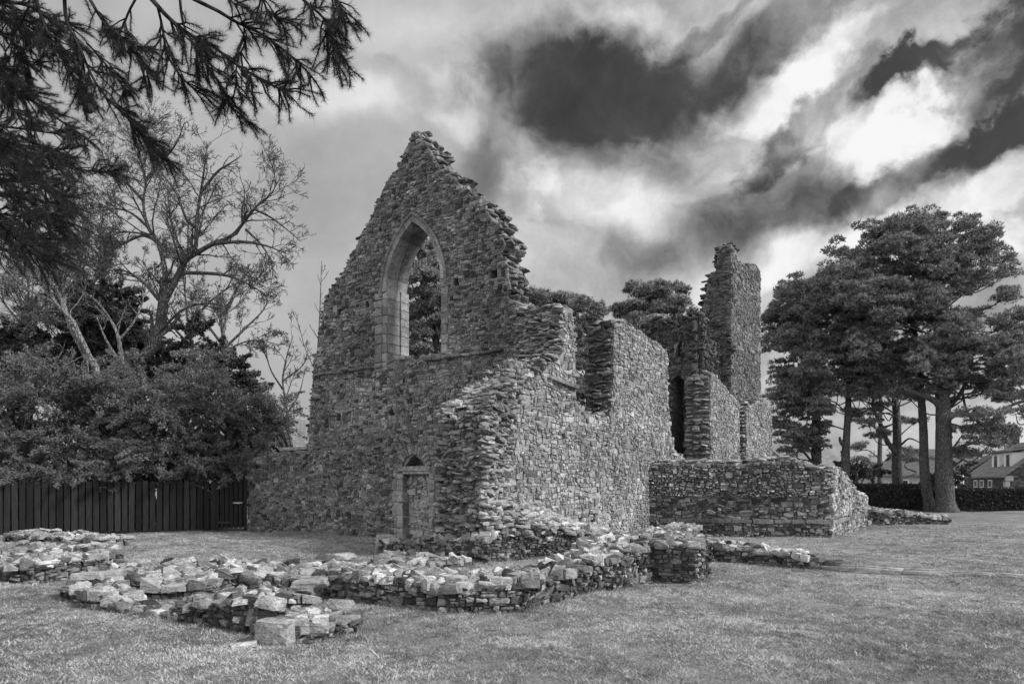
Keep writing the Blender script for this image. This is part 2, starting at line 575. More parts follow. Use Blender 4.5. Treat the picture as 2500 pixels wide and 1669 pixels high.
def patch(mb, box, ds, dt, inside, fmap, prot=(.02, .06), joint=.012, tones=(.5, .22), drop=.12, tilt=.1, jit=.17, back=-.06, regular=False, course=True):
    """stones laid in a surface: rubble cells in (s,t), pushed out by d"""
    s0, s1, t0, t1 = box
    if course:
        PL = coursed(s0, s1, t0, t1, ds, dt)
        SS = np.array([p.mean(0) for p in PL])
        cells = [(p - c) / (ds, dt) for p, c in zip(PL, SS)]
        seeds = [1]
    else:
        seeds = []
    t = t0 + dt * .4
    row = 0
    while not course and t < t1 + dt:
        h = dt * (rng.uniform(.45, 1.7) if not regular else rng.uniform(.9, 1.1))
        s = s0 - ds + rng.uniform(0, ds)
        ph = rng.uniform(0, 6)
        big = rng.uniform(.75, 1.35)
        while s < s1 + ds:
            if rng.random() > drop:
                seeds.append((s / ds, (t + h * .5 + math.sin(s * 1.1 + ph) * dt * .35 + rng.uniform(-jit, jit) * dt) / dt))
            s += ds * big * rng.uniform(.45, 1.7)
        t += h
        row += 1
    if not seeds:
        return
    if not course:
        cells = voronoi(seeds)
        SS = np.array(seeds) * (ds, dt)
    ok = inside(SS[:, 0], SS[:, 1]) & (SS[:, 0] > s0) & (SS[:, 0] < s1) & (SS[:, 1] > t0) & (SS[:, 1] < t1)
    St, Tn, fq, ft, n = [], [], [], [], 0
    if course and drop > .2:
        ok &= rng.random(len(ok)) > drop - .15
    for i in np.nonzero(ok)[0]:
        P = cells[i]
        # merge very short edges
        Q = []
        for p in P:
            if not Q or (p[0] - Q[-1][0]) ** 2 + (p[1] - Q[-1][1]) ** 2 > .012:
                Q.append(p)
        k = len(Q)
        if k < 3:
            continue
        C = np.array(Q) * (ds, dt)
        # chip the corners: subdivide each edge once, pulling corners in
        nx = np.roll(C, -1, 0)
        E = np.empty((2 * k, 2))
        E[0::2] = C * rng.uniform(.9, 1.0, (k, 1))
        E[1::2] = (C + nx) * .5 * (1 + rng.uniform(-.07, .05, (k, 1)))
        m_ = E.mean(0)
        E = E - m_
        R = np.sqrt((E ** 2).sum(1)).mean() + 1e-6
        f = max(.5, 1 - joint / R)
        E = E * f * (1 + rng.uniform(-.05, .04, (2 * k, 1)))
        k2 = 2 * k
        h = rng.uniform(*prot)
        tx, ty = rng.normal(0, tilt, 2)
        c0 = SS[i] + m_
        off = rng.normal(0, .10, 2) * R
        r1 = E
        r2 = E * rng.uniform(.93, .99)
        r3 = E * rng.uniform(.62, .9) + off
        d1 = np.full(k2, back)
        d2 = h * rng.uniform(.6, .95) + rng.uniform(-.2, .2, k2) * h + r2 @ (tx, ty)
        d3 = h + rng.uniform(-.25, .25, k2) * h * .6 + r3 @ (tx, ty)
        St.append(np.c_[r1 + c0, d1]); St.append(np.c_[r2 + c0, d2]); St.append(np.c_[r3 + c0, d3])
        St.append(np.r_[c0 + off, h * 1.05 + off @ (tx, ty)][None])
        a = np.arange(k2); b = (a + 1) % k2
        fq.append(np.c_[a, b, b + k2, a + k2] + n)
        fq.append(np.c_[a, b, b + k2, a + k2] + n + k2)
        ft.append(np.c_[a + 2 * k2, b + 2 * k2, np.full(k2, 3 * k2)] + n)
        tn = rng.normal(*tones)
        if rng.random() < .06: tn += .4
        if rng.random() < .08: tn -= .25
        Tn.append(np.full(3 * k2 + 1, min(1.3, max(0, tn))))
        n += 3 * k2 + 1
    if not St:
        return
    St = np.concatenate(St)
    V = fmap(St[:, 0], St[:, 1], St[:, 2])
    mb.add(V, [np.concatenate(fq), np.concatenate(ft)], np.concatenate(Tn))


_TPL = {}


def rock_tpl(n):
    if n in _TPL:
        return _TPL[n]
    key, V, Fq = {}, [], []
    def vid(p):
        p = tuple(int(round(x)) for x in p)
        if p not in key:
            key[p] = len(V); V.append(p)
        return key[p]
    for ax in range(3):
        for sg in (0, n):
            for i in range(n):
                for j in range(n):
                    q = []
                    for (di, dj) in ((0, 0), (1, 0), (1, 1), (0, 1)):
                        p = [0, 0, 0]
                        p[ax] = sg; p[(ax + 1) % 3] = i + di; p[(ax + 2) % 3] = j + dj
                        q.append(vid(p))
                    Fq.append(q if sg else q[::-1])
    V = np.array(V, float) / n * 2 - 1
    p = 12.0
    V = V / ((np.abs(V) ** p).sum(1) ** (1 / p))[:, None]
    _TPL[n] = (V, np.array(Fq))
    return _TPL[n]


def rocks(mb, C, D, R, tone, n=2, chop=5, jit=.05):
    C, D = np.asarray(C, float), np.asarray(D, float)
    N = len(C)
    if N == 0:
        return
    B, Fq = rock_tpl(n)
    V = np.broadcast_to(B, (N,) + B.shape).copy()
    for _ in range(chop):
        nn = rng.normal(0, 1, (N, 3)); nn /= np.linalg.norm(nn, axis=1)[:, None]
        o = rng.uniform(.62, 1.2, N)
        d = np.maximum(np.einsum('nmk,nk->nm', V, nn) - o[:, None], 0)
        V -= d[..., None] * nn[:, None, :]
    V += rng.normal(0, jit, V.shape) * .6
    V *= D[:, None, :] / 2
    V = np.einsum('nij,nmj->nmi', np.asarray(R), V) + C[:, None, :]
    m = B.shape[0]
    F = (Fq[None] + (np.arange(N) * m)[:, None, None]).reshape(-1, 4)
    mb.add(V.reshape(-1, 3), F, np.repeat(np.asarray(tone), m))


def rots(N, yaw, tilt):
    """rotation matrices: yaw array + small random tilts"""
    yaw = np.broadcast_to(yaw, (N,))
    a, b = rng.normal(0, tilt, N), rng.normal(0, tilt, N)
    cz, sz = np.cos(yaw), np.sin(yaw)
    Rz = np.zeros((N, 3, 3)); Rz[:, 0, 0] = cz; Rz[:, 0, 1] = -sz; Rz[:, 1, 0] = sz; Rz[:, 1, 1] = cz; Rz[:, 2, 2] = 1
    Rx = np.zeros((N, 3, 3)); Rx[:, 0, 0] = 1; Rx[:, 1, 1] = np.cos(a); Rx[:, 1, 2] = -np.sin(a); Rx[:, 2, 1] = np.sin(a); Rx[:, 2, 2] = np.cos(a)
    Ry = np.zeros((N, 3, 3)); Ry[:, 1, 1] = 1; Ry[:, 0, 0] = np.cos(b); Ry[:, 0, 2] = np.sin(b); Ry[:, 2, 0] = -np.sin(b); Ry[:, 2, 2] = np.cos(b)
    return Rz @ Rx @ Ry


def slab(mb, loops, d0, d1, fmap, tone=.5):
    """solid plate: outline (and holes) in (s,t), from depth d0 to d1 (inwards)"""
    idx = tessellate_polygon([[Vector((p[0], p[1], 0)) for p in lp] for lp in loops])
    P = np.array([p for lp in loops for p in lp], float)
    n = len(P)
    Vf = fmap(P[:, 0], P[:, 1], np.full(n, -d0))
    Vb = fmap(P[:, 0], P[:, 1], np.full(n, -d1))
    tri = np.array(idx)
    q = []
    o = 0
    for lp in loops:
        k = len(lp)
        for i in range(k):
            a, b = o + i, o + (i + 1) % k
            q.append([a, b, b + n, a + n])
        o += k
    mb.add(np.concatenate([Vf, Vb]), [np.concatenate([tri, tri[:, ::-1] + n]), np.array(q)], tone)


def ragged(mb, line, t0, t1, fmap, step=.13, dims=((.18, .40), (.2, .34), (.045, .12)), out=(-.12, .08), yaw=0.0, tone=(.5, .2), tilt=.10, n=2, side=1, skip=0.0):
    """broken wall edge: flat stones across the thickness along an edge given in (s,z)"""
    C, D = [], []
    L = np.array(line, float)
    for i in range(len(L) - 1):
        p, q = L[i], L[i + 1]
        d = q - p
        ln = np.hypot(*d)
        if ln < 1e-6:
            continue
        nrm = np.array([d[1], -d[0]]) / ln * side
        m = max(1, int(ln / step))
        for j in range(m):
            f = (j + rng.random()) / m
            nt = max(1, int(round((t1 - t0) / .27)))
            for k in range(nt):
                if rng.random() < skip:
                    continue
                dep = t0 + (t1 - t0) * (k + .5 + rng.uniform(-.2, .2)) / nt
                if k == 0: dep = t0 + .17
                c = p + d * f + nrm * rng.uniform(*out)
                C.append((c[0], c[1], -dep))
                D.append((rng.uniform(*dims[0]), rng.uniform(*dims[1]), rng.uniform(*dims[2])))
    if not C:
        return
    C = np.array(C)
    X = fmap(C[:, 0], C[:, 1], C[:, 2])
    rocks(mb, X, np.array(D), rots(len(C), yaw + rng.normal(0, .18, len(C)), tilt), np.clip(rng.normal(*tone, len(C)), 0, 1.2), n=n)


YAW_A = math.atan2(UA[1], UA[0])
YAW_W = math.atan2(WA[1], WA[0])


def face_w(w0=0.0):       # wall face parallel to the gable, looking towards the camera
    return lambda s, t, d: fr(s, w0 - np.asarray(d), t)


def face_a(a0=9.2):       # wall face parallel to the side wall, looking right
    return lambda s, t, d: fr(a0 + np.asarray(d), s, t)

# ------------------------------------------------------------------ ground
gm, t = new_mat('lawn_soil')
co = t.n('ShaderNodeTexCoord').outputs['Object']
g1 = t.noise(co, .22, 4, .55); g2 = t.noise(co, 2.2, 6, .65); g3 = t.noise(co, 45, 8, .75)
v = t.m('MULTIPLY', t.ramp(g3.outputs[0], .35, .65, .10, .46, False), t.ramp(g2.outputs[0], .3, .7, .6, 1.3, False))
v = t.m('MULTIPLY', v, t.ramp(g1.outputs[0], .38, .62, .82, 1.15, False))
finish(t, v, 1.0, t.m('ADD', g3.outputs[0], g2.outputs[0]), 1.0, .05, .1)
mb = MB()
xs = np.unique(np.concatenate([np.linspace(-900, -40, 12), np.linspace(-40, 40, 161), np.linspace(40, 900, 12)]))
ys = np.unique(np.concatenate([np.linspace(-300, 0, 6), np.linspace(0, 60, 121), np.linspace(60, 1200, 16)]))


def gz(x, y):
    x, y = np.asarray(x, float), np.asarray(y, float)
    n = .018 * np.sin(x * 1.3 + .7 * y) + .015 * np.sin(2.1 * y - x * .6 + 1) + .01 * np.sin(3.7 * x + 2.9 * y)
    return n - .02


GX, GY = np.meshgrid(xs, ys)
V = np.c_[GX.ravel(), GY.ravel(), gz(GX.ravel(), GY.ravel())]
nx_, ny_ = len(xs), len(ys)
I = np.arange(nx_ * ny_).reshape(ny_, nx_)
mb.add(V, np.c_[I[:-1, :-1].ravel(), I[:-1, 1:].ravel(), I[1:, 1:].ravel(), I[1:, :-1].ravel()])
tag(mb.build('ground', gm, smooth=True), kind='structure')

# grass: short blades, thinning with distance
def blades(n, X, Y, hmin, hmax, wd, tones):
    base = np.c_[X, Y, gz(X, Y)]
    a = rng.uniform(0, 2 * math.pi, n)
    h = rng.uniform(hmin, hmax, n)
    ln = rng.uniform(.4, 2.0, n) * h
    d = np.c_[np.cos(a), np.sin(a), np.zeros(n)]
    b = rng.uniform(0, 2 * math.pi, n)
    sd = np.c_[np.cos(b), np.sin(b), np.zeros(n)] * wd[:, None]
    tip = base + d * ln[:, None] + np.c_[np.zeros(n), np.zeros(n), h]
    V = np.stack([base - sd, base + sd, tip], 1).reshape(-1, 3)
    return V, np.arange(3 * n).reshape(-1, 3), np.repeat(tones, 3)


EDGES = []       # wall feet, where the grass grows longer

# ------------------------------------------------------------------ the ruin
ruin = thing('ruined_priory', (0.8, 20, 0), 'tall roofless stone ruin with pointed gable window, long side wall and far tower', 'ruin')

# --- gable
GS = [(767, 874), (776, 851), (784, 797), (792, 732), (811, 698), (832, 675), (847, 644), (870, 602), (884, 564), (899, 549),
      (909, 522), (926, 484), (933, 465), (951, 432), (976, 407), (985, 377), (990, 363), (1002, 342), (1035, 334), (1062, 354),
      (1077, 369), (1097, 403), (1122, 445), (1148, 453), (1167, 484), (1205, 514), (1228, 537), (1241, 560), (1262, 595),
      (1272, 618), (1260, 637), (1275, 664), (1280, 702), (1283, 721), (1276, 740)]
# the right slope shows its broken thickness: the skyline there is the back edge
gab = [hit_w(u, v, 0.0 if u < 1010 else min(.72, (u - 1010) / 60)) for u, v in GS]
left_low = [hit_w(752, 1325), hit_w(752, 1100), hit_w(757, 1000), hit_w(763, 930)]
gable_out = [(left_low[0][0], -.3)] + left_low[1:] + gab + [(8.35, 6.0), (8.35, -.3)]
# window opening: two centred arcs
wl, wr, sill, spring = 3.26, 5.42, 5.22, 7.25
wc = (wl + wr) / 2
def arch(l, r, sp, rise, n=9):
    h = (r - l) / 2
    c = (rise ** 2 - h ** 2) / (2 * h)      # centre offset beyond the middle
    Rr = h + c
    Lp, Rp = [], []
    for i in range(n + 1):
        z = rise * math.sin(i / n * math.pi / 2)
        x = math.sqrt(max(0, Rr ** 2 - z ** 2)) - c
        Lp.append(((l + r) / 2 - x, sp + z)); Rp.append(((l + r) / 2 + x, sp + z))
    return Lp[:-1] + [((l + r) / 2, sp + rise)] + Rp[:-1][::-1]
wa_hole = [(wl, sill)] + arch(wl, wr, spring, 1.85) + [(wr, sill)]
band = .30
wa_out = [(wl - band, sill - .02)] + arch(wl - band * .6, wr + band * .35, spring, 2.09) + [(wr + band * .45, sill - .02)]
# putlog holes, relieving arch and doorway are pockets in the front skin
def sq(u, v, du=9, dv=8):
    a, z = hit_w(u, v)
    s = du / FPX * 20
    return [(a - s, z - s), (a + s, z - s), (a + s, z + s * .9), (a - s * .8, z + s)]
pockets = [sq(829, 760), sq(896, 742, 8, 7), sq(1113, 688), sq(1204, 667, 11, 9), sq(826, 1018), sq(956, 1006)]
dl, dr = hit_w(984, 1200)[0], hit_w(1048, 1200)[0]
dtop = hit_w(1010, 1156)[1]
door = [(dl, .02), (dr, .02), (dr, dtop), (dl, dtop)]
rz = dtop + .22
rel = [(dl + .08, rz), (dr - .2, rz), (dr - .3, rz + .16), (dr - .5, rz + .28), ((dl + dr) / 2 - .05, rz + .33), (dl + .3, rz + .24)]
gz_ = MB()
F0 = face_w(0)
slab(gz_, [gable_out, wa_hole] + pockets + [door, rel], .004, .42, F0)
slab(gz_, [gable_out, wa_hole], .42, .84, F0)
gwall = gz_.build('gable_wall', M['core'], ruin)
mb = MB()
bb = [p for p in gable_out]
amin, amax = min(p[0] for p in bb) - .1, 8.4
zmax = max(p[1] for p in bb)
def g_inside(s, t):
    r = inpoly(gable_out, s + rng.normal(0, .03, len(s)), t)
    r &= ~inpoly(wa_out, s, t)
    for p in pockets:
        r &= ~inpoly(p, s, t)
    r &= ~((s > dl - .38) & (s < dr + .22) & (t < dtop + .26))
    r &= ~inpoly([(rel[0][0] - .12, rz - .05)] + [(p[0], p[1]) for p in rel[1:2]] + [(rel[1][0] + .1, rz), (rel[2][0] + .1, rz + .2), (rel[3][0] + .05, rz + .4), (rel[4][0], rz + .46), (rel[5][0] - .1, rz + .38)], s, t)
    return r
patch(mb, (amin, amax, -.1, 5.05), .21, .070, g_inside, F0, (.003, .032), .011, (.45, .27), .18, tilt=.07)
patch(mb, (amin, amax, 5.13, zmax + .1), .21, .066, g_inside, F0, (.003, .036), .010, (.36, .25), .18, tilt=.07)
mb.build('face_stones', M['gable'], gwall)
# broken edges through the thickness
mb = MB()
ragged(mb, gab, .0, .84, F0, .10, out=(-.13, .09), yaw=YAW_A, tone=(.42, .2), side=-1)
ragged(mb, [left_low[0]] + left_low[1:] + gab[:1], .0, .95, F0, .08, out=(-.17, .09), yaw=YAW_A, tone=(.3, .2), side=-1)
mb.build('broken_edge', M['gable'], gwall)
# string course
mb = MB()
aL = hit_w(768, 915)[0]
for (p, q) in (((768, 916), (936, 896)), ((1040, 888), (1230, 852))):
    a1, z1 = hit_w(*p); a2, z2 = hit_w(*q)
    n_ = int((a2 - a1) / .32)
    mb = MB()
    C = np.array([[a1 + (i + .5) * (a2 - a1) / n_, 5.06 + rng.normal(0, .008), .06] for i in range(n_)])
    rocks(mb, F0(C[:, 0], C[:, 1], C[:, 2] * 0 + .0), np.c_[np.full(n_, (a2 - a1) / n_ * .97), np.full(n_, .32), np.full(n_, .075)], rots(n_, YAW_A, .01), rng.normal(.4, .15, n_), n=2, chop=2, jit=.02)
    mb.build('string_course', M['gable'], gwall)
# dressed window surround: jamb blocks, arch voussoirs, hood mould, soffit blocks
mb = MB()
def block(mb, s0, s1, z0, z1, d0, d1, fmap, tone, jit=.013, bev=.022):
    """dressed block between depths d0 (inner, negative = inside) and d1 (proud) with chamfered edges"""
    o = np.array([[s0, z0], [s1, z0], [s1, z1], [s0, z1]], float) + rng.normal(0, jit, (4, 2))
    c = o.mean(0)
    i_ = c + (o - c) * (1 - 2 * bev / np.maximum(abs(o[1] - o[0]).max(), .05))
    S = np.concatenate([np.c_[o, np.full(4, d0)], np.c_[o, np.full(4, d1 - bev)], np.c_[i_, np.full(4, d1)]])
    f = [[8, 9, 10, 11], [3, 2, 1, 0]] + [[a + 4 * k, (a + 1) % 4 + 4 * k, (a + 1) % 4 + 4 * (k + 1), a + 4 * (k + 1)] for a in range(4) for k in (0, 1)]
    mb.add(fmap(S[:, 0], S[:, 1], S[:, 2]), np.array(f), tone)
z = sill - .3
while z < spring - .02:
    h = rng.uniform(.24, .34)
    for (a0, a1) in ((wl - band - .12 - rng.uniform(0, .06), wl - .16), (wl - .155, wl + .03)):
        block(mb, a0, a1, z + .006, min(z + h, spring) - .006, -.1, .05 if a1 < wl else .03, F0, rng.normal(.55, .18))
    # inner jamb blocks running into the reveal
    mb.box(F0(wl + .02, z + h / 2, -.26), (.10, .46, h - .015), rng.normal(.5, .2), rots(1, YAW_A, .004)[0])
    mb.box(F0(wl + .02, z + h / 2, -.69), (.16, .34, h - .015), rng.normal(.4, .2), rots(1, YAW_A, .004)[0])
    block(mb, wr - .03, wr + .17 + rng.uniform(0, .08), z + .006, min(z + h, spring) - .006, -.1, .045, F0, rng.normal(.55, .18))
    z += h
ain = arch(wl + .03, wr - .03, spring, 1.82, 14)
aou = arch(wl - .13, wr + .10, spring, 2.00, 14)
for i in range(0, len(ain) - 1, 2):
    j = min(i + 2, len(ain) - 1)
    for (dp0, dp1, k0, k1, tn) in ((-.40, .05, 0.0, 1.0, .5), (-.82, -.42, -.1, .6, .25)):
        P = []
        for (A, B_, k) in ((ain, aou, k0), (ain, aou, k1)):
            for q in (i, j):
                f_ = .04 if q == i else -.04
                a_ = np.array(A[q]) * (1 - k) + np.array(B_[q]) * k
                P.append(a_)
        P = np.array([P[0], P[1], P[3], P[2]])
        cc = P.mean(0)
        P = cc + (P - cc) * .985
        S = np.concatenate([np.c_[P, np.full(4, dp1)], np.c_[P, np.full(4, dp0)]])
        mb.add(F0(S[:, 0], S[:, 1], S[:, 2]), np.array([[0, 1, 2, 3], [7, 6, 5, 4], [0, 4, 5, 1], [1, 5, 6, 2], [2, 6, 7, 3], [3, 7, 4, 0]]), rng.normal(tn, .15))
# sill rubble
n_ = 26
C = np.c_[rng.uniform(wl - .1, wr + .3, n_), rng.uniform(sill - .22, sill + .02, n_), -rng.uniform(.0, .8, n_)]
rocks(mb, F0(C[:, 0], C[:, 1], C[:, 2]), np.c_[rng.uniform(.2, .45, n_), rng.uniform(.2, .3, n_), rng.uniform(.07, .15, n_)], rots(n_, YAW_A, .12), rng.normal(.4, .2, n_))
srd = mb.build('window_surround', M['ashlar'], gwall)
mb = MB()   # hood mould: a rolled moulding following the arch
ho = np.array(arch(wl - .18, wr + .15, spring - .15, 2.22, 16))
Pm = F0(ho[:, 0], ho[:, 1], np.full(len(ho), .06))


def frames(P):
    T_ = np.gradient(P, axis=0)
    T_ /= np.linalg.norm(T_, axis=1)[:, None] + 1e-9
    ref = np.array([.13, .21, .97]) if abs(T_[:, 2]).mean() < .8 else np.array([.97, .2, .11])
    N_ = np.cross(T_, ref); N_ /= np.linalg.norm(N_, axis=1)[:, None] + 1e-9
    return N_, np.cross(T_, N_)


def tube(mb, P, R, sides=6, tone=.5, cap=False, rough=0.0):
    P = np.asarray(P, float); n = len(P)
    R = np.broadcast_to(R, (n,))
    N_, B_ = frames(P)
    a = np.arange(sides) * 2 * math.pi / sides
    rr = R[:, None] * (1 + (rng.normal(0, rough, (n, sides)) if rough else 0))
    V = P[:, None, :] + rr[..., None] * (np.cos(a)[None, :, None] * N_[:, None, :] + np.sin(a)[None, :, None] * B_[:, None, :])
    i = np.arange(n - 1)[:, None] * sides; j = np.arange(sides)[None]; k = (j + 1) % sides
    F = np.stack([i + j, i + k, i + sides + k, i + sides + j], -1).reshape(-1, 4)
    mb.add(V.reshape(-1, 3), F, tone)
    if cap:
        mb.add(V[-1], [np.arange(sides)[None]], tone)
        mb.add(V[0][::-1], [np.arange(sides)[None]], tone)


tube(mb, Pm, .045, 6, .3)
mb.build('hood_mould', M['ashlar'], gwall)
# doorway: jambs, lintel, blocking wall, relieving arch
mb = MB()
z = 0.0
for h in (.30, .34, .40, .33, .36, .30, .30):
    z1 = min(z + h, dtop)
    wj = rng.uniform(-.05, .05)
    block(mb, dl - .24, dl, z + .004, z1 - .004, -.35, .035, F0, rng.normal(.75, .12))
    block(mb, dl - .40 - wj, dl - .245, z + .004, z1 - .004, -.1, .02, F0, rng.normal(.5, .2))
    block(mb, dr, dr + .18 + wj, z + .004, z1 - .004, -.35, .035, F0, rng.normal(.65, .15))
    z = z1
    if z >= dtop: break
block(mb, dl - .22, dr + .05, dtop + .075, dtop + .22, -.35, .05, F0, .75)
block(mb, dl - .02, dr + .03, dtop, dtop + .07, -.35, .02, F0, .85)
mb.build('door_surround', M['ashlar'], gwall)
mb = MB()
slab(mb, [[(dl + .004, .0), (dr - .004, .0), (dr - .004, dtop - .004), (dl + .004, dtop - .004)]], .24, .40, F0, .6)
patch(mb, (dl, dr, 0, dtop), .24, .08, lambda s, t: (s > dl + .05) & (s < dr - .05) & (t < dtop - .04), face_w(.24), (.005, .07), .012, (.68, .25))
mb.build('door_blocking', M['side'], gwall)
mb = MB()
rc = np.array([(rel[0][0] + rel[1][0]) / 2, rz - .10])
for i in range(13):
    th = math.radians(168 - i * 12.5)
    c = rc + np.array([math.cos(th) * .56, math.sin(th) * .56])
    d = np.array([math.cos(th), math.sin(th)])
    tt = np.array([-d[1], d[0]])
    P = np.array([c - d * .11 - tt * .045, c - d * .11 + tt * .045, c + d * .12 + tt * .06, c + d * .12 - tt * .06]) + rng.normal(0, .01, (4, 2))
    S = np.concatenate([np.c_[P, np.full(4, .055)], np.c_[P, np.full(4, -.35)]])
    mb.add(F0(S[:, 0], S[:, 1], S[:, 2]), np.array([[0, 1, 2, 3], [7, 6, 5, 4], [0, 4, 5, 1], [1, 5, 6, 2], [2, 6, 7, 3], [3, 7, 4, 0]]), rng.normal(.6, .2))
mb.build('relieving_arch', M['gable'], gwall)

# --- long side wall
A0 = 9.2
FA = face_a(A0)
side_out = [(-3.05, -.3), (-3.05, 2.2), (-3.0, 2.95), (-2.7, 3.3), (-2.1, 3.62), (-1.5, 4.0), (-.9, 4.35), (-.35, 4.6), (-.1, 5.0), (-.05, 6.0),
            (.62, 5.95), (.72, 5.2), (.80, 4.4), (.80, 3.65), (1.3, 3.45), (2.1, 3.35), (2.75, 3.5), (2.95, 4.3), (2.98, 5.2), (3.0, 6.1),
            (3.6, 6.25), (4.6, 6.2), (5.5, 6.1), (6.3, 6.05), (6.9, 5.95), (7.0, 5.2), (7.05, 4.3), (7.2, 3.4), (7.7, 2.6), (8.6, 2.45), (8.8, -.3)]
pk = []
for (u, v, s_) in ((1375, 1066, .10), (1409, 970, .06), (1360, 985, .06), (1480, 1083, .08), (1510, 1085, .06), (1448, 1262, .14), (1415, 1270, .09), (1634, 970, .07)):
    ww, zz = hit_a(u, v, A0)
    pk.append([(ww - s_, zz - s_), (ww + s_, zz - s_), (ww + s_ * .9, zz + s_), (ww - s_ * .8, zz + s_)])
pk = [p for p in pk if all(inpoly(side_out, np.array([q[0]]), np.array([q[1]]))[0] for q in p)]
mb = MB()
slab(mb, [side_out] + pk, .004, .4, FA)
slab(mb, [side_out], .4, .80, FA)
near = [p for p in side_out[:13]] + [(.80, -.3)]
slab(mb, [near], .80, 1.28, FA)
swall = mb.build('side_wall', M['core'], ruin)
mb = MB()
def s_inside(s, t):
    r = inpoly(side_out, s + rng.normal(0, .04, len(s)), t + rng.normal(0, .03, len(s)))
    for p in pk:
        r &= ~inpoly(p, s, t)
    r &= ~((s < -2.0) & (t > 4.3)) & ~((s < -2.55 + .25 * np.sin(t * 3.1)))
    r &= ~((s < -1.2) & (t > 3.45 + (s + 2.6) * .5))
    return r
patch(mb, (-3.1, 9.0, -.1, 6.4), .19, .075, s_inside, FA, (.003, .042), .011, (.52, .25), .18, tilt=.09)
mb.build('face_stones', M['side'], swall)
mb = MB()
rr = dict(yaw=YAW_W, tone=(.45, .22), tilt=.14)
tp = np.array(side_out[:10]); tl = np.r_[0, np.cumsum(np.hypot(*np.diff(tp, axis=0).T))]
def torn(a_, t, d):      # surface of the torn end: a across the wall, t up along the broken profile
    t = np.asarray(t, float)
    bulge = .10 * (vnoise(np.asarray(a_) + 3, t, 1.8) - .5) + .07 * (vnoise(a_, t, 5) - .5)
    W_ = np.interp(t, tl, tp[:, 0]); Z_ = np.interp(t, tl, tp[:, 1])
    e = .25
    dw = np.interp(t + e, tl, tp[:, 0]) - np.interp(t - e, tl, tp[:, 0]); dz = np.interp(t + e, tl, tp[:, 1]) - np.interp(t - e, tl, tp[:, 1])
    l_ = np.hypot(dw, dz) + 1e-6
    dd = np.asarray(d) + bulge
    return fr(a_, W_ - dz / l_ * dd, Z_ + dw / l_ * dd)
patch(mb, (7.9, 9.24, .2, tl[-1]), .16, .055, lambda s, t: s > 0, torn, (.0, .13), .012, (.50, .27), .5, tilt=.3, back=-.12)
n_ = 170
ta = rng.uniform(7.86, 9.2, n_); tt_ = rng.uniform(3.25, 5.3, n_)
rocks(mb, torn(ta, tt_, rng.uniform(.0, .07, n_)), np.c_[rng.uniform(.16, .40, n_), rng.uniform(.16, .34, n_), rng.uniform(.04, .10, n_)], rots(n_, YAW_W + rng.normal(0, .7, n_), .16), rng.normal(1.05, .2, n_), n=3, chop=6)  # slabs on the slope toned paler, painting in light on their upper faces
n_ = 330
ta = rng.uniform(7.88, 9.26, n_); tt_ = rng.uniform(.4, tl[-1], n_)
rocks(mb, torn(ta, tt_, rng.uniform(-.05, .09, n_)), np.c_[rng.uniform(.12, .36, n_), rng.uniform(.14, .3, n_), rng.uniform(.025, .085, n_)], rots(n_, YAW_W + rng.normal(0, .6, n_), .17), rng.normal(.55, .25, n_), n=2, chop=6)
ragged(mb, side_out[9:11], 0, 1.28, FA, .12, out=(-.05, .1), side=-1, **rr)
ragged(mb, side_out[10:15], 0, 1.2, FA, .1, out=(-.12, .12), side=-1, **rr)
ragged(mb, side_out[14:17], 0, .8, FA, .12, out=(-.05, .1), side=-1, **rr)
ragged(mb, side_out[16:20], 0, .8, FA, .055, out=(-.18, .12), dims=((.16, .36), (.18, .36), (.04, .11)), side=-1, yaw=YAW_W, tone=(.3, .2), tilt=.2)
ragged(mb, side_out[19:25], 0, .8, FA, .14, out=(-.05, .08), side=-1, **rr)
ragged(mb, side_out[24:30], 0, .8, FA, .11, out=(-.08, .12), side=-1, **rr)
# torn bond stones standing proud of the stub beside the gable and down the outer face
C, D = [], []
for _ in range(900):
    if rng.random() < .3:
        a, z = rng.uniform(8.15, 9.2), rng.uniform(4.7, 6.0)
        C.append(fr(a, -.10 + rng.uniform(-.06, .05), z))
        D.append((rng.uniform(.16, .36), rng.uniform(.2, .34), rng.uniform(.03, .09)))
    else:
        z = rng.uniform(.1, 4.3); s = -2.95 + rng.uniform(-.05, .95) * (1 - abs(z - 3.4) / 4.6); s += max(0, z - 3.3) * .9
        C.append(fr(9.17 + rng.uniform(-.05, .05), s, z)); D.append((rng.uniform(.14, .34), rng.uniform(.15, .25), rng.uniform(.04, .11)))
rocks(mb, np.array(C), np.array(D), rots(len(C), YAW_W + rng.normal(0, .5, len(C)), .15), rng.normal(.5, .22, len(C)))
# patch stones bedded in the torn end face
def e_in(s, t):
    return (t < 3.2)
patch(mb, (7.95, 9.2, 0, 3.2), .17, .085, e_in, face_w(-3.02), (.0, .16), .02, (.5, .22), .3, tilt=.25)
mb.build('broken_stones', M['broken'], swall)
mb = MB()   # weathered ledge on the side wall
w1, z1 = hit_a(1335, 920, A0); w2, z2 = hit_a(1403, 947, A0)
n_ = 8
for i in range(n_):
    f_ = (i + .5) / n_
    rocks(mb, [fr(A0 + .04, w1 + (w2 - w1) * f_, z1 + (z2 - z1) * f_)], [((w2 - w1) / n_ * 1.05, .2, .09)], rots(1, YAW_W, .03), [.35], chop=2)
mb.build('ledge', M['broken'], swall)

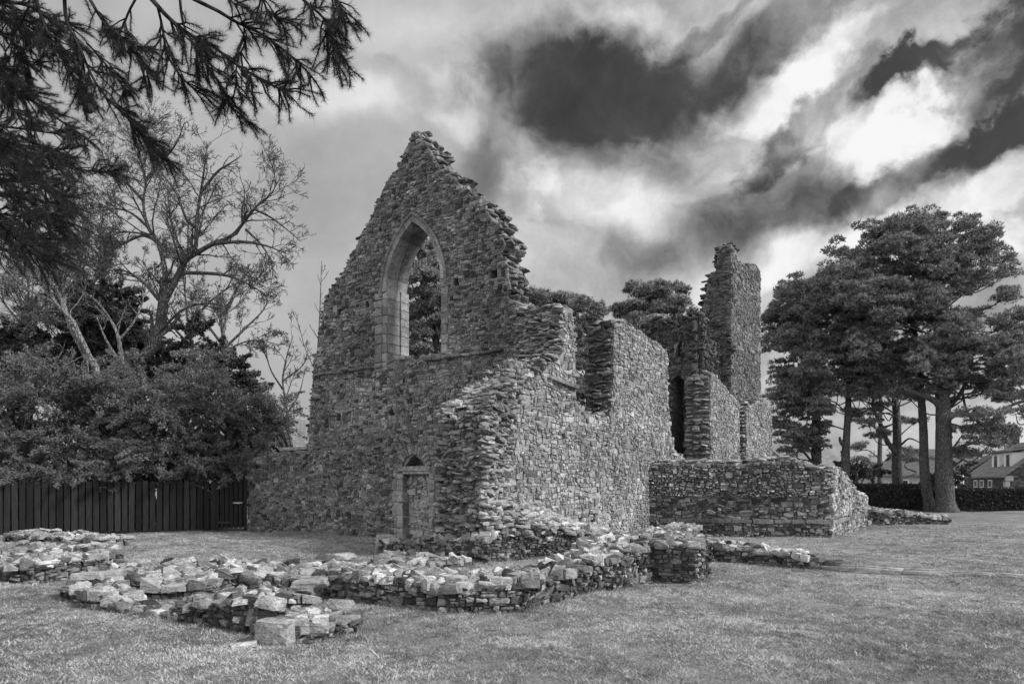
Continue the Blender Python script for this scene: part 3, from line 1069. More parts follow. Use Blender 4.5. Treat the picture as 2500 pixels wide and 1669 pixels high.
# --- stepped footing pile against the side wall's near end
mb = MB()
C, D = [], []
for _ in range(900):
    s = rng.uniform(-3.1, 1.5)
    wd_ = min(1.35, .12 + .42 * (s + 3.05))
    q = rng.uniform(0, 1)
    hw = np.interp(s, [-3.1, -2.7, .7, 1.5], [1.75, 1.65, .55, .35]); hf = np.interp(s, [-3.1, -1.0, 1.5], [.95, .62, .35])
    top = hw * (1 - q) + hf * q
    C.append(fr(9.12 + q * wd_, s, top * (1 if rng.random() < .55 else rng.uniform(.55, 1)) - .04)); D.append((rng.uniform(.14, .38), rng.uniform(.14, .30), rng.uniform(.04, .12)))
rocks(mb, np.array(C), np.array(D), rots(len(C), YAW_W + rng.normal(0, .5, len(C)), .16), rng.normal(.55, .25, len(C)), n=3)
mb.build('rubble_footing', M['low'], swall)

# --- far pier and wall piece on the transept line (a about 10), with its torn end
mb = MB(); bk = MB()
A1 = 10.0
FB = face_a(A1)
def px_a(lst, a):
    return [hit_a(u, v, a) for u, v in lst]
p3 = px_a([(1735, 915), (1752, 925), (1770, 945), (1790, 972), (1806, 985), (1806, 1160)], A1)
p3 = [(p3[0][0], -.2)] + p3[:-1] + [(p3[-1][0], -.2)]
slab(bk, [p3], .004, .87, FB)
patch(mb, (p3[0][0], p3[-1][0], 1.2, 6), .20, .08, lambda s, t: inpoly(p3, s, t), FB, (.004, .035), .011, (.5, .22))
ragged(mb, p3[0:2], 0, .87, FB, .09, out=(-.1, .14), side=-1, yaw=YAW_W, tone=(.5, .22))
ragged(mb, p3[1:-1], 0, .87, FB, .14, out=(-.05, .12), side=-1, yaw=YAW_W, tone=(.55, .2))
ragged(mb, p3[-2:], 0, .87, FB, .12, out=(-.05, .12), side=-1, yaw=YAW_W, tone=(.4, .2))
p4 = px_a([(1822, 1012), (1835, 995), (1850, 978), (1868, 972), (1880, 995), (1884, 1030), (1886, 1160)], A1)
p4 = [(p4[0][0], -.2)] + p4[:-1] + [(p4[-1][0], -.2)]
slab(bk, [p4], .004, .87, FB)
patch(mb, (p4[0][0], p4[-1][0], 1.2, 6), .22, .085, lambda s, t: inpoly(p4, s, t), FB, (.004, .04), .011, (.5, .22))
ragged(mb, p4[0:2], 0, .87, FB, .11, out=(-.12, .16), side=-1, yaw=YAW_W, tone=(.35, .22))
ragged(mb, p4[1:-1], 0, .87, FB, .14, out=(-.05, .12), side=-1, yaw=YAW_W, tone=(.5, .2))
ragged(mb, p4[-2:], 0, .87, FB, .14, out=(-.1, .14), side=-1, yaw=YAW_W, tone=(.35, .2))
tw_ = bk.build('transept_wall', M['core'], ruin)
mb.build('face_stones', M['side'], tw_)

# --- tower: near cross wall plus outer side wall
A2 = 9.3
WT = hit_a(1785, 700, A2)[0]
FT = face_a(A2)
ts = px_a([(1785, 595), (1793, 612), (1802, 632), (1814, 652), (1826, 648), (1838, 652), (1848, 648), (1857, 668)], A2)
ts = [(WT, -.2)] + ts + [(ts[-1][0], -.2)]
FTn = face_w(WT)
tn_px = [(1668, 1150), (1672, 950), (1700, 860), (1690, 800), (1700, 780), (1716, 752), (1722, 722), (1729, 690), (1728, 680), (1744, 668), (1751, 648), (1752, 620), (1756, 602), (1784, 595), (1785, 1150)]
tn_ = [hit_w(u, v, WT) for u, v in tn_px]
tn_[0] = (tn_[0][0], -.2); tn_[-1] = (A2, -.2); tn_[-2] = (A2, tn_[-2][1])
bk = MB(); mb = MB()
slab(bk, [ts], .004, .5, FT)
slab(bk, [[(max(q[0], 0), q[1]) for q in tn_]], .004, .95, FTn)
patch(mb, (WT, ts[-1][0], 1.5, 12.2), .22, .09, lambda s, t: inpoly(ts, s, t), FT, (.004, .04), .011, (.42, .22))
hole_t = hit_w(1753, 880, WT)
patch(mb, (min(p[0] for p in tn_), A2, 1.5, 12.2), .24, .07, lambda s, t: inpoly(tn_, s, t) & ~((abs(s - hole_t[0]) < .13) & (abs(t - hole_t[1]) < .13)), FTn, (.012, .08), .012, (.42, .2))
ragged(mb, tn_[1:13], 0, .95, FTn, .12, out=(-.05, .18), side=-1, yaw=YAW_A, tone=(.35, .2))
ragged(mb, tn_[12:14], 0, .95, FTn, .12, out=(-.02, .1), side=-1, yaw=YAW_A, tone=(.35, .2))
ragged(mb, ts[1:-1], 0, .5, FT, .14, out=(-.05, .12), side=-1, yaw=YAW_W, tone=(.4, .2))
# fallen ledge line halfway up the tower's near wall
lw = [hit_w(u, v, WT) for u, v in ((1700, 770), (1740, 785), (1775, 825), (1792, 860))]
ragged(mb, lw, -.15, .1, FTn, .10, out=(-.1, .1), side=-1, yaw=YAW_A, tone=(.3, .2), tilt=.3)
tower = bk.build('tower_wall', M['core'], ruin)
mb.build('face_stones', M['tower'], tower)

# --- inner cross wall with the tall dark doorway, and the stump of a turret stair behind it
WI = 11.2
FI = face_w(WI)
ip = [hit_w(u, v, WI) for u, v in ((1560, 1150), (1560, 850), (1572, 800), (1574, 783), (1600, 775), (1628, 785), (1636, 805), (1660, 800), (1668, 790), (1680, 775), (1700, 770), (1712, 1150))]
ip[0] = (ip[0][0], -.2); ip[-1] = (ip[-1][0], -.2)
dh = [hit_w(u, v, WI) for u, v in ((1640, 1105), (1672, 1105), (1671, 925), (1655, 915), (1640, 925))]
dh2 = [hit_w(u, v, WI) for u, v in ((1648, 870), (1668, 872), (1664, 830), (1652, 845))]
bk = MB(); mb = MB()
slab(bk, [ip, dh, dh2], .004, .5, FI)
ipr = max(p[0] for p in ip)
slab(bk, [[(dh[1][0], -.2), (ipr, -.2), (ipr, 7.3), (dh[1][0], 7.3)]], .5, 2.4, FI)
slab(bk, [[(min(p[0] for p in ip), -.2), (dh[0][0], -.2), (dh[0][0], 7.2), (min(p[0] for p in ip), 7.2)]], .5, 1.2, FI)
slab(bk, [[(dh[0][0] + .003, 5.75), (dh[1][0] - .003, 5.75), (dh[1][0] - .003, 7.0), (dh[0][0] + .003, 7.0)]], .5, 1.2, FI)
slab(bk, [[(dh[0][0] - 1.5, -.2), (dh[1][0] - .003, -.2), (dh[1][0] - .003, 7.0), (dh[0][0] - 1.5, 7.0)]], 1.9, 2.1, FI)
patch(mb, (WI, WI + 2.4, 2, 8.3), .22, .08, lambda s, t: (t < 7.3) | (s < WI + .5), face_a(ipr), (.004, .08), .012, (.3, .18))
patch(mb, (min(p[0] for p in ip), max(p[0] for p in ip), 1.5, 8.5), .24, .08, lambda s, t: inpoly(ip, s, t) & ~inpoly(dh, s, t) & ~inpoly(dh2, s, t), FI, (.012, .08), .012, (.3, .18))
ragged(mb, ip[1:-1], 0, 1.2, FI, .13, out=(-.05, .12), side=-1, yaw=YAW_A, tone=(.4, .2))
inner = bk.build('inner_wall', M['core'], ruin)
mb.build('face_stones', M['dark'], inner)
# round turret stump
mb = MB()
tc_ = px(1600, 800, 29.5)
def turret(s, t, d):
    R_ = .62 + np.asarray(d)
    return np.stack([tc_[0] + R_ * np.cos(s / .62), tc_[1] + R_ * np.sin(s / .62), np.asarray(t)], -1)
ztop = px(0, 776, 29.5)[2]
patch(mb, (0, 2 * math.pi * .62, 4.0, ztop), .2, .08, lambda s, t: np.ones(len(s), bool), turret, (.01, .06), .012, (.5, .2))
n_ = 24
aa = rng.uniform(0, 6.28, n_); ra = rng.uniform(0, .5, n_)
rocks(mb, np.c_[tc_[0] + ra * np.cos(aa), tc_[1] + ra * np.sin(aa), np.full(n_, ztop)], np.c_[rng.uniform(.2, .4, n_), rng.uniform(.2, .3, n_), rng.uniform(.08, .16, n_)], rots(n_, aa, .15), rng.normal(.5, .2, n_))
bk = MB()
th = np.linspace(0, 2 * math.pi, 17)[:-1]
Vc = np.concatenate([np.c_[tc_[0] + .61 * np.cos(th), tc_[1] + .61 * np.sin(th), np.full(16, zz)] for zz in (-.2, ztop)])
i16 = np.arange(16)
bk.add(Vc, [np.c_[i16, (i16 + 1) % 16, (i16 + 1) % 16 + 16, i16 + 16], (np.arange(16) + 16)[None]])
tur = bk.build('turret_stump', M['core'], ruin)
mb.build('face_stones', M['side'], tur)

# --- low side chapel on the right: three thick walls with a dressed plinth course
chapel = thing('ruined_chapel', (7.5, 21.5, 0), 'squat broken chapel walls with plinth course, right of the tall ruin', 'ruin')
CA = np.array([4.05, 21.35, 0.]); CB = np.array([9.46, 20.2, 0.]); CC_ = np.array([13.1, 25.2, 0.])


def seg_map(P, Q):
    d = (Q - P) / np.linalg.norm(Q - P)
    n_ = np.array([d[1], -d[0], 0])
    if np.dot(n_, -P) < 0: n_ = -n_
    def f(s, t, dd):
        s, t, dd = (np.asarray(x, float)[..., None] for x in (s, t, dd))
        return P + s * d + dd * n_ + t * ZA
    return f, np.linalg.norm(Q - P), math.atan2(d[1], d[0])


f1, L1, y1 = seg_map(CA, CB)
f2, L2, y2 = seg_map(CB, CC_)
n2_ = np.array([(CC_ - CB)[1], -(CC_ - CB)[0], 0]); n2_ /= np.linalg.norm(n2_)
def f2(s, t, dd):
    s, t, dd = (np.asarray(x, float)[..., None] for x in (s, t, dd))
    return CB + s * (CC_ - CB) / L2 + dd * n2_ + t * ZA
prof1 = [(0, -.2), (0, 2.15), (.8, 2.2), (1.9, 2.22), (2.9, 2.17), (3.7, 2.28), (4.5, 2.25), (5.0, 2.12), (L1 - .14, 1.9), (L1, 1.35), (L1, -.2)]
prof2 = [(0, -.2), (0, 1.35), (.2, 1.9), (.9, 2.05), (1.8, 1.9), (2.6, 1.75), (3.4, 1.5), (4.4, 1.2), (5.4, 1.15), (L2, 1.1), (L2, -.2)]
bk = MB(); mb = MB()
slab(bk, [prof1], .03, 1.2, f1)
slab(bk, [prof2], .03, 1.2, f2)
cw = bk.build('chapel_wall', M['core'], chapel)
patch(mb, (0, L1, -.05, .38), .22, .07, lambda s, t: s > 0, f1, (.02, .07), .012, (.25, .25))
patch(mb, (0, L1, .53, 1.2), .26, .08, lambda s, t: inpoly(prof1, s, t), f1, (.01, .06), .012, (.2, .2))
patch(mb, (0, L1, 1.2, 2.4), .19, .055, lambda s, t: inpoly(prof1, s, t), f1, (.02, .13), .015, (.5, .22), tilt=.2)
patch(mb, (0, L2, -.05, .38), .18, .09, lambda s, t: s > 0, f2, (.01, .06), .012, (.6, .2))
patch(mb, (0, L2, .53, 2.2), .18, .08, lambda s, t: inpoly(prof2, s, t), f2, (.02, .08), .012, (.62, .22))
ragged(mb, prof1[1:-1], 0, 1.2, f1, .12, out=(-.03, .12), side=-1, yaw=y1, tone=(.6, .22), n=2)
ragged(mb, prof2[1:-1], 0, 1.2, f2, .12, out=(-.03, .12), side=-1, yaw=y2, tone=(.65, .22), n=2)
mb.build('face_stones', M['low'], cw)
mb = MB()
s = 0
while s < L1 - .05:
    l = rng.uniform(.35, .75); e = min(s + l, L1)
    block(mb, s + .006, e - .006, .39, .52, -.1, .07, f1, rng.normal(.1, .08)); s = e
s = 0
while s < L2:
    l = rng.uniform(.3, .6); e = min(s + l, L2)
    block(mb, s + .006, e - .006, .39, .52, -.1, .06, f2, rng.normal(.3, .15)); s = e
mb.build('plinth_course', M['ashlar'], cw)

# ------------------------------------------------------------------ low foundation walls
def nz2(x, y, k=1.0):
    return .5 * (np.sin(x * 3.1 * k + 1.3 * np.sin(y * 2.3 * k)) + np.sin(y * 3.7 * k + 1.1 * np.sin(x * 2.9 * k)))


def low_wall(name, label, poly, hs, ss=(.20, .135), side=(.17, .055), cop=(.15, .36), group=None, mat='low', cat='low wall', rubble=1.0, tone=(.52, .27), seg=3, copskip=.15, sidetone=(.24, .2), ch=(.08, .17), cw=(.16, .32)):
    P = np.array(poly, float); Hs = np.array(hs, float)
    if sum(P[i, 0] * P[(i + 1) % len(P), 1] - P[(i + 1) % len(P), 0] * P[i, 1] for i in range(len(P))) < 0:
        P = P[::-1]; Hs = Hs[::-1]
    ctr = P.mean(0)
    # control points for the top surface: corners and edge midpoints
    Q = np.concatenate([P, (P + np.roll(P, -1, 0)) / 2]); Hq = np.concatenate([Hs, (Hs + np.roll(Hs, -1)) / 2])
    def H(x, y):
        x, y = np.asarray(x, float), np.asarray(y, float)
        d = (x[..., None] - Q[:, 0]) ** 2 + (y[..., None] - Q[:, 1]) ** 2 + .02
        w_ = d ** -1.5
        return (w_ * Hq).sum(-1) / w_.sum(-1) + .03 * nz2(x, y)
    root = thing(name, (ctr[0], ctr[1], 0), label, cat, group)
    poly_l = [tuple(p) for p in P]
    bk = MB()
    x0, y0 = P.min(0); x1, y1_ = P.max(0)
    gx = np.arange(x0, x1 + .08, .08); gy = np.arange(y0, y1_ + .08, .08)
    XX, YY = np.meshgrid(gx, gy)
    ZZ = H(XX, YY) - .05 + rng.normal(0, .008, XX.shape)
    I = np.arange(XX.size).reshape(XX.shape)
    cx, cy = (XX[:-1, :-1] + XX[1:, 1:]) / 2, (YY[:-1, :-1] + YY[1:, 1:]) / 2
    k = inpoly(poly_l, cx, cy)
    bk.add(np.c_[XX.ravel(), YY.ravel(), ZZ.ravel()], np.stack([I[:-1, :-1][k], I[:-1, 1:][k], I[1:, 1:][k], I[1:, :-1][k]], -1))
    mb = MB(); n = len(P)
    for i in range(n):
        p, q = P[i], P[(i + 1) % n]
        L = np.hypot(*(q - p)); d = (q - p) / L; nn = np.array([d[1], -d[0]])
        m = max(2, int(L / .2)); f = np.linspace(0, 1, m + 1)
        E = p + (q - p) * f[:, None] - nn * .01
        he = H(E[:, 0], E[:, 1]) - .04
        Vv = np.concatenate([np.c_[E, np.full(m + 1, -.2)], np.c_[E, he]])
        j = np.arange(m)
        bk.add(Vv, np.c_[j, j + 1, j + m + 2, j + m + 1])
        def fm(s, t, dd, p=p, d=d, nn=nn):
            s, dd = np.asarray(s)[..., None], np.asarray(dd)[..., None]
            w2 = p + s * d + dd * nn
            return np.concatenate([w2, np.asarray(t)[..., None]], -1)
        hm = he.max()
        def ins(s, t, p=p, d=d):
            e = p + s[:, None] * d
            return t < H(e[:, 0], e[:, 1]) - .05
        if hm > .12:
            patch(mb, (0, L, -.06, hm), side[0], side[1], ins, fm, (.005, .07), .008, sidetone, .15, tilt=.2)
        EDGES.append((tuple(p), tuple(q)))
        # coping stones overhanging the edge
        s = .1
        C, D = [], []
        while s < L:
            l = rng.uniform(*cop)
            if rng.random() > copskip:
                e = p + d * (s + l / 2) - nn * rng.uniform(.02, .12)
                h_ = rng.uniform(*ch)
                C.append((e[0], e[1], float(H(e[0], e[1])) - h_ * .42)); D.append((l * .98, rng.uniform(*cw), h_))
            s += l
        if C:
            rocks(mb, C, D, rots(len(C), math.atan2(d[1], d[0]) + rng.normal(0, .12, len(C)), .1), np.clip(rng.normal(*tone, len(C)), 0, 1.3), n=seg, chop=6)
    bk.build('wall_core', M['soil'], root)
    def ftop(s, t, dd):
        return np.stack([s, t, H(s, t) - .045 + dd], -1)
    # top stones laid in the wall's own direction
    e0 = P[np.argmax([np.hypot(*(P[(i + 1) % n] - P[i])) for i in range(n)])]
    patch(mb, (x0, x1, y0, y1_), ss[0], ss[1], lambda s, t: inpoly(poly_l, s, t), ftop, (.02, .12), .014, tone, .1, tilt=.25, back=-.05, course=False)
    area = .5 * abs(sum(P[i, 0] * P[(i + 1) % n, 1] - P[(i + 1) % n, 0] * P[i, 1] for i in range(n)))
    N = int(area * 11 * rubble)
    if N:
        X = rng.uniform(x0, x1, N * 3); Y_ = rng.uniform(y0, y1_, N * 3)
        k = inpoly(poly_l, X, Y_); X, Y_ = X[k][:N], Y_[k][:N]; N = len(X)
        rocks(mb, np.c_[X, Y_, H(X, Y_) + rng.uniform(-.05, .03, N)], np.c_[rng.uniform(.10, .30, N), rng.uniform(.08, .22, N), rng.uniform(.04, .12, N)],
              rots(N, rng.uniform(0, 3.1, N), .28), np.clip(rng.normal(*tone, N), 0, 1.3), n=seg, chop=6)
    mb.build('wall_stones', M[mat], root)
    return root


def R2(p, q, th):       # oblong footprint: front edge p-q, thickness th away from the camera
    p, q = np.array(p), np.array(q)
    d = (q - p) / np.hypot(*(q - p)); n_ = np.array([-d[1], d[0]])
    if n_[1] < 0: n_ = -n_
    return [tuple(p), tuple(q), tuple(q + n_ * th), tuple(p + n_ * th)]


GRP = 'low foundation walls of the ruin'
low_wall('foundation_wall', 'long low bright-topped wall running across the lawn in front of the gable',
         [(-4.45, 10.25), (-3.05, 10.05), (-3.0, 10.1), (-2.3, 9.62), (-.85, 8.75), (.10, 8.72), (.5, 9.5), (-.6, 9.95), (-2.3, 11.1), (-4.9, 11.9)],
         [.28, .24, .27, .36, .35, .36, .38, .34, .30, .24], group=GRP)
low_wall('foundation_wall', 'broad low wall climbing from the lawn corner to the square stone pier',
         [(.10, 8.72), (1.42, 10.45), (2.30, 11.55), (2.55, 12.2), (2.2, 13.3), (1.45, 13.3), (1.05, 12.1), (.62, 10.7), (.0, 9.75)],
         [.36, .48, .60, .62, .60, .55, .46, .38, .36], group=GRP, rubble=1.3)
low_wall('foundation_wall', 'thin low wall at the lawn side, sloping down from the slanted corner slab',
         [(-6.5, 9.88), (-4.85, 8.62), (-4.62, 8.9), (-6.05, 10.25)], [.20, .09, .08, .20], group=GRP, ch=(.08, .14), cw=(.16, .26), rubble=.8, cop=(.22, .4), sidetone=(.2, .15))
low_wall('foundation_wall', 'barely raised row of stones with earth behind, left part of the near wall',
         [(-4.83, 8.6), (-3.98, 8.08), (-3.86, 8.34), (-4.65, 8.86)], [.06, .11, .10, .06], group=GRP, rubble=.5, cop=(.14, .24), copskip=.4, ch=(.06, .1), cw=(.12, .2))
low_wall('foundation_wall', 'short tumbled wall nearest the camera, beside the squared block',
         [(-3.98, 8.08), (-2.76, 7.46), (-2.40, 7.95), (-2.50, 8.42), (-3.35, 8.62), (-3.9, 8.4)],
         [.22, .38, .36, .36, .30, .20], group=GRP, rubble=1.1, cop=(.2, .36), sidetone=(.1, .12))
low_wall('foundation_wall', 'spread of rough low stones sloping down before the long low wall',
         [(-5.85, 10.2), (-5.0, 9.75), (-4.3, 9.7), (-4.15, 10.35), (-4.6, 11.6), (-6.0, 12.2), (-6.9, 11.6)],
         [.22, .16, .26, .33, .30, .22, .20], group=GRP, rubble=1.6, copskip=.4)
low_wall('foundation_wall', 'lowest step at the right end of the near wall',
         [(-2.5, 7.15), (-2.1, 7.05), (-1.72, 7.7), (-2.0, 8.05), (-2.4, 7.95)],
         [.19, .17, .17, .17, .19], group=GRP, rubble=1.2, cop=(.22, .36))
low_wall('foundation_wall', 'thick low wall at the left edge of the lawn',
         [(-11.5, 13.2), (-8.65, 11.5), (-7.95, 11.3), (-7.55, 12.3), (-8.2, 14.4), (-12.5, 15.2)],
         [.30, .28, .28, .31, .30, .30], group=GRP, rubble=1.0, cop=(.3, .5))
low_wall('foundation_wall', 'small far low wall at the left, nearer the fence',
         R2((-13.6, 18.4), (-10.4, 16.9), .9), [.26, .24, .24, .26], group=GRP)
low_wall('foundation_wall', 'low wall with a big boulder end, before the blocked doorway',
         [(-3.05, 15.8), (-1.6, 14.7), (-.55, 13.95), (.0, 14.7), (-1.2, 15.6), (-2.6, 16.5)],
         [.30, .40, .52, .60, .55, .30], group=GRP, rubble=1.6)
low_wall('foundation_wall', 'flat slab shelf behind the long low wall', R2((-2.9, 14.0), (-1.2, 12.9), .8), [.10, .12, .12, .10], group=GRP, copskip=.6, rubble=.4)
low_wall('foundation_wall', 'dark low wall face below the rubble heap at the torn wall end',
         [(-.62, 14.38), (.2, 14.75), (1.15, 15.2), (2.1, 15.65), (2.0, 16.5), (1.1, 16.2), (-.2, 15.1)],
         [.86, .74, .58, .48, .45, .55, .95], group=GRP, sidetone=(.12, .1), rubble=1.2, tone=(.6, .3), mat='low')  # side stones set darker than the top stones
low_wall('foundation_wall', 'narrow low wall running from the chapel foot to the pier',
         [(2.3, 13.0), (3.2, 14.9), (5.7, 20.6), (5.0, 21.0), (3.6, 18.0), (2.3, 15.6), (1.55, 13.8)],
         [.55, .42, .34, .34, .38, .42, .5], group=GRP, rubble=1.2)
low_wall('foundation_wall', 'low straight wall of rounded stones running down to the kerb line',
         [(4.2, 14.25), (5.55, 13.15), (6.0, 13.1), (5.9, 13.75), (4.6, 14.9), (4.1, 16.6), (3.6, 16.4)],
         [.34, .30, .14, .26, .36, .42, .42], group=GRP, cop=(.28, .42))
low_wall('foundation_wall', 'low wall behind the chapel, tapering off to the right on the lawn',
         R2((13.0, 26.6), (16.8, 26.2), .9), [.68, .24, .34, .72], group=GRP, cop=(.3, .6))
low_wall('foundation_wall', 'furthest low wall stub between the chapel and the pines',
         R2((14.4, 30.5), (17.0, 29.8), .9), [.62, .3, .3, .62], group=GRP)

# square pier at the end of the broad low wall
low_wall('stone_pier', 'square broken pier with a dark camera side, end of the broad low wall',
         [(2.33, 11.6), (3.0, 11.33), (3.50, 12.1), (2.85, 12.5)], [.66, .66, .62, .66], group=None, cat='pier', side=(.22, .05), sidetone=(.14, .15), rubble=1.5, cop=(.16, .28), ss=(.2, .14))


def boulder(name, label, c, d, yaw, tone, cat='stone', group=None, n=5, chop=7):
    mb = MB()
    rocks(mb, [c], [d], rots(1, yaw, .05), [tone], n=n, chop=chop, jit=.03)
    o = mb.build(name, M['low'])
    o.data.transform(__import__('mathutils').Matrix.Translation((-c[0], -c[1], 0)))
    o.location = (c[0], c[1], 0)
    return tag(o, label, cat, group)


g = gpx(672, 1570)
boulder('corner_block', 'big squared stone block nearest the camera', (g[0], g[1] + .15, .09), (.40, .34, .27), -.3, .6, chop=2)
boulder('flat_slab', 'thick slab resting on a small square stone by the near wall', (-1.95, 7.85, .235), (.36, .30, .12), -.5, .45)
boulder('prop_stone', 'small square stone under the slab by the near wall', (-1.86, 7.78, .07), (.24, .22, .22), -.3, .2, chop=1)
boulder('flat_slab', 'sloping slab perched on the near wall end', (-2.38, 8.05, .44), (.40, .26, .12), .1, .6)
boulder('boulder', 'pale rounded boulder beside the low wall before the doorway', (-3.0, 16.0, .2), (.5, .42, .42), .3, .8)
boulder('flat_slab', 'flat slab lying on the lawn behind the long low wall', (-3.55, 14.0, .12), (.9, .5, .16), -.5, .6)
boulder('boulder', 'small stone on the lawn at the foot of the chapel corner', (px(2120, 1283, 25.0)[0], 25.0, .1), (.2, .25, .26), .2, .6)
boulder('corner_block', 'slanted slab on the left corner of the near wall', (-6.1, 10.1, .24), (.75, .35, .16), .5, .75)
g = gpx(595, 1572)
boulder('boulder', 'pale flat stone sunk in the grass left of the squared block', (g[0], g[1], .0), (.25, .16, .07), .4, .9)
g = gpx(1975, 1385)
boulder('boulder', 'long end stone where the low wall meets the kerb', (g[0] + .05, g[1] + .1, .1), (.42, .22, .17), -.3, .65)

# kerb line set in the lawn
mb = MB()
p, q = np.array(gpx(2003, 1385)), np.array([10.6, 10.55])
for off in (0, .32):
    nrm = np.array([.55, .83]) * off
    L = np.hypot(*(q - p)); s = 0; C = []; D = []
    while s < L:
        l = rng.uniform(.4, .8); c = p + (q - p) / L * (s + l / 2) + nrm
        C.append((c[0], c[1], .0)); D.append((l * 1.0, .10, .09)); s += l
    rocks(mb, C, D, rots(len(C), math.atan2(*(q - p)[::-1]) + rng.normal(0, .03, len(C)), .02), rng.normal(.75, .15, len(C)), n=3, chop=2, jit=.02)
tag(mb.build('stone_kerb', M['low']), 'double line of thin kerb stones sunk in the lawn at right', 'kerb')

# boundary wall left of the gable with coping
bw = thing('boundary_wall', (-7.9, 22.9, 0), 'rubble boundary wall with flat coping between fence and gable', 'wall')
BP, BQ = np.array([-9.05, 23.35, 0]), np.array([-6.35, 22.3, 0])
fb, LB, yb = seg_map(BP, BQ)
def bh(s):
    return np.interp(s, [0, .5, 1.2, LB], [2.35, 2.5, 2.62, 2.66])
bk = MB(); mb = MB()
bo = [(0, -.2), (0, 2.35), (.5, 2.5), (1.2, 2.62), (LB, 2.66), (LB, -.2)]
slab(bk, [bo], .004, .5, fb)
bcore = bk.build('wall_core', M['core'], bw)
patch(mb, (0, LB, -.05, 2.7), .2, .075, lambda s, t: inpoly(bo, s, t), fb, (.004, .04), .011, (.42, .22))
mb.build('face_stones', M['gable'], bw)
mb = MB()
block(mb, LB - 1.5, LB - .75, 2.68, 2.79, -.55, .06, fb, .8); block(mb, LB - .74, LB - .1, 2.69, 2.80, -.55, .06, fb, .7)
mb.build('coping', M['ashlar'], bw)

# ------------------------------------------------------------------ fence and gate
fence = thing('wooden_fence', (-13, 21.9, 0), 'dark vertical board fence below the yew trees', 'fence')
FP_, FQ = np.array([-20.0, 20.1, 0]), np.array([-9.95, 23.05, 0])
FE = np.array([-9.1, 23.3, 0])
d = (FQ - FP_) / np.linalg.norm(FQ - FP_); nf = np.array([d[1], -d[0], 0])
yf = math.atan2(d[1], d[0])
Rf = rots(1, yf, 0)[0]
L = np.linalg.norm(FQ - FP_)
mb = MB(); s = .1
while s < L + .06:
    h = 1.66 + rng.normal(0, .012)
    mb.box(FP_ + d * s + nf * .02 + ZA * (h / 2 + .02), (.162 + rng.normal(0, .006), .022, h - .03), rng.uniform(0, 1), rots(1, yf, .005)[0])
    s += .205
mb.build('boards', M['wood'], fence)
mb = MB(); s = .1 + .1025
while s < L - .1:
    if rng.random() > .02:
        mb.box(FP_ + d * s - nf * .07 + ZA * .82, (.15, .02, 1.55), .3, Rf)
    s += .205
mb.build('rear_boards', M['wood'], fence)
for z in (.35, .95, 1.5):
    mb = MB(); mb.box(FP_ + d * L / 2 - nf * .03 + ZA * z, (L, .05, .09), .4, Rf)
    mb.build('rail', M['wood'], fence)
for s in np.arange(.2, L + .2, 2.4):
    mb = MB(); mb.box(FP_ + d * min(s, L - .05) - nf * .13 + ZA * .82, (.1, .1, 1.65), .4, Rf); mb.build('post', M['wood'], fence)
gate = thing('wooden_gate', (-9.5, 23.2, 0), 'dark board gate with galvanised bolt at the right end of the fence', 'gate')
dg = (FE - FQ) / np.linalg.norm(FE - FQ); yg = math.atan2(dg[1], dg[0]); Rg = rots(1, yg, 0)[0]; ng = np.array([dg[1], -dg[0], 0])
Lg = np.linalg.norm(FE - FQ)
mb = MB()
nb = 5
for i in range(nb):
    mb.box(FQ + dg * (.08 + (i + .5) * (Lg - .16) / nb) + ng * .03 + ZA * .86, ((Lg - .16) / nb - .035, .022, 1.58), .5, Rg)
mb.build('boards', M['wood'], gate)
for z in (.3, .95, 1.5):
    mb = MB(); mb.box(FQ + dg * Lg / 2 - ng * .01 + ZA * z, (Lg - .12, .04, .1), .4, Rg)
    mb.build('rail', M['wood'], gate)
mb = MB(); mb.box(FQ + dg * Lg / 2 - ng * .05 + ZA * .85, (Lg - .1, .02, 1.5), .3, Rg); mb.build('gap_shade_board', M['wood'], gate)  # dark board added behind the gaps, standing in for the shade under the yews
for z in (.27, 1.48):
    mb = MB(); mb.box(FQ + dg * .2 + ng * .052 + ZA * z, (.38, .012, .045), .5, Rg); mb.build('hinge', M['iron'], gate)
mb = MB(); mb.box(FQ + dg * (Lg - .24) + ng * .055 + ZA * .93, (.30, .02, .035), .5, Rg); mb.box(FQ + dg * (Lg - .22) + ng * .075 + ZA * .93, (.1, .03, .06), .5, Rg)
mb.build('bolt', M['metal'], gate)
mb = MB(); mb.box(FE + ng * .0 + ZA * .85, (.1, .1, 1.7), .4, Rg); mb.build('gate_post', M['wood'], gate)
mb = MB(); mb.box(FQ + nf * .0 + ZA * .85, (.12, .1, 1.7), .4, Rg); mb.build('gate_post', M['wood'], gate)

# ------------------------------------------------------------------ trees
def unit(v):
    v = np.asarray(v, float)
    return v / (np.linalg.norm(v) + 1e-9)


def smooth(P, k=4):
    """Catmull-Rom through the points"""
    P = np.asarray(P, float)
    Q = np.concatenate([[2 * P[0] - P[1]], P, [2 * P[-1] - P[-2]]])
    out = []
    for i in range(1, len(Q) - 2):
        for j in range(k):
            t = j / k
            out.append(.5 * ((2 * Q[i]) + (-Q[i - 1] + Q[i + 1]) * t + (2 * Q[i - 1] - 5 * Q[i] + 4 * Q[i + 1] - Q[i + 2]) * t * t + (-Q[i - 1] + 3 * Q[i] - 3 * Q[i + 1] + Q[i + 2]) * t ** 3))
    out.append(P[-1])
    return np.array(out)


def path(p, d, L, n, wander, up=0.0):
    P = [np.array(p, float)]
    d = unit(d)
    for _ in range(n):
        d = unit(d + rng.normal(0, wander, 3) + np.array([0, 0, up]))
        P.append(P[-1] + d * L / n)
    return np.array(P)


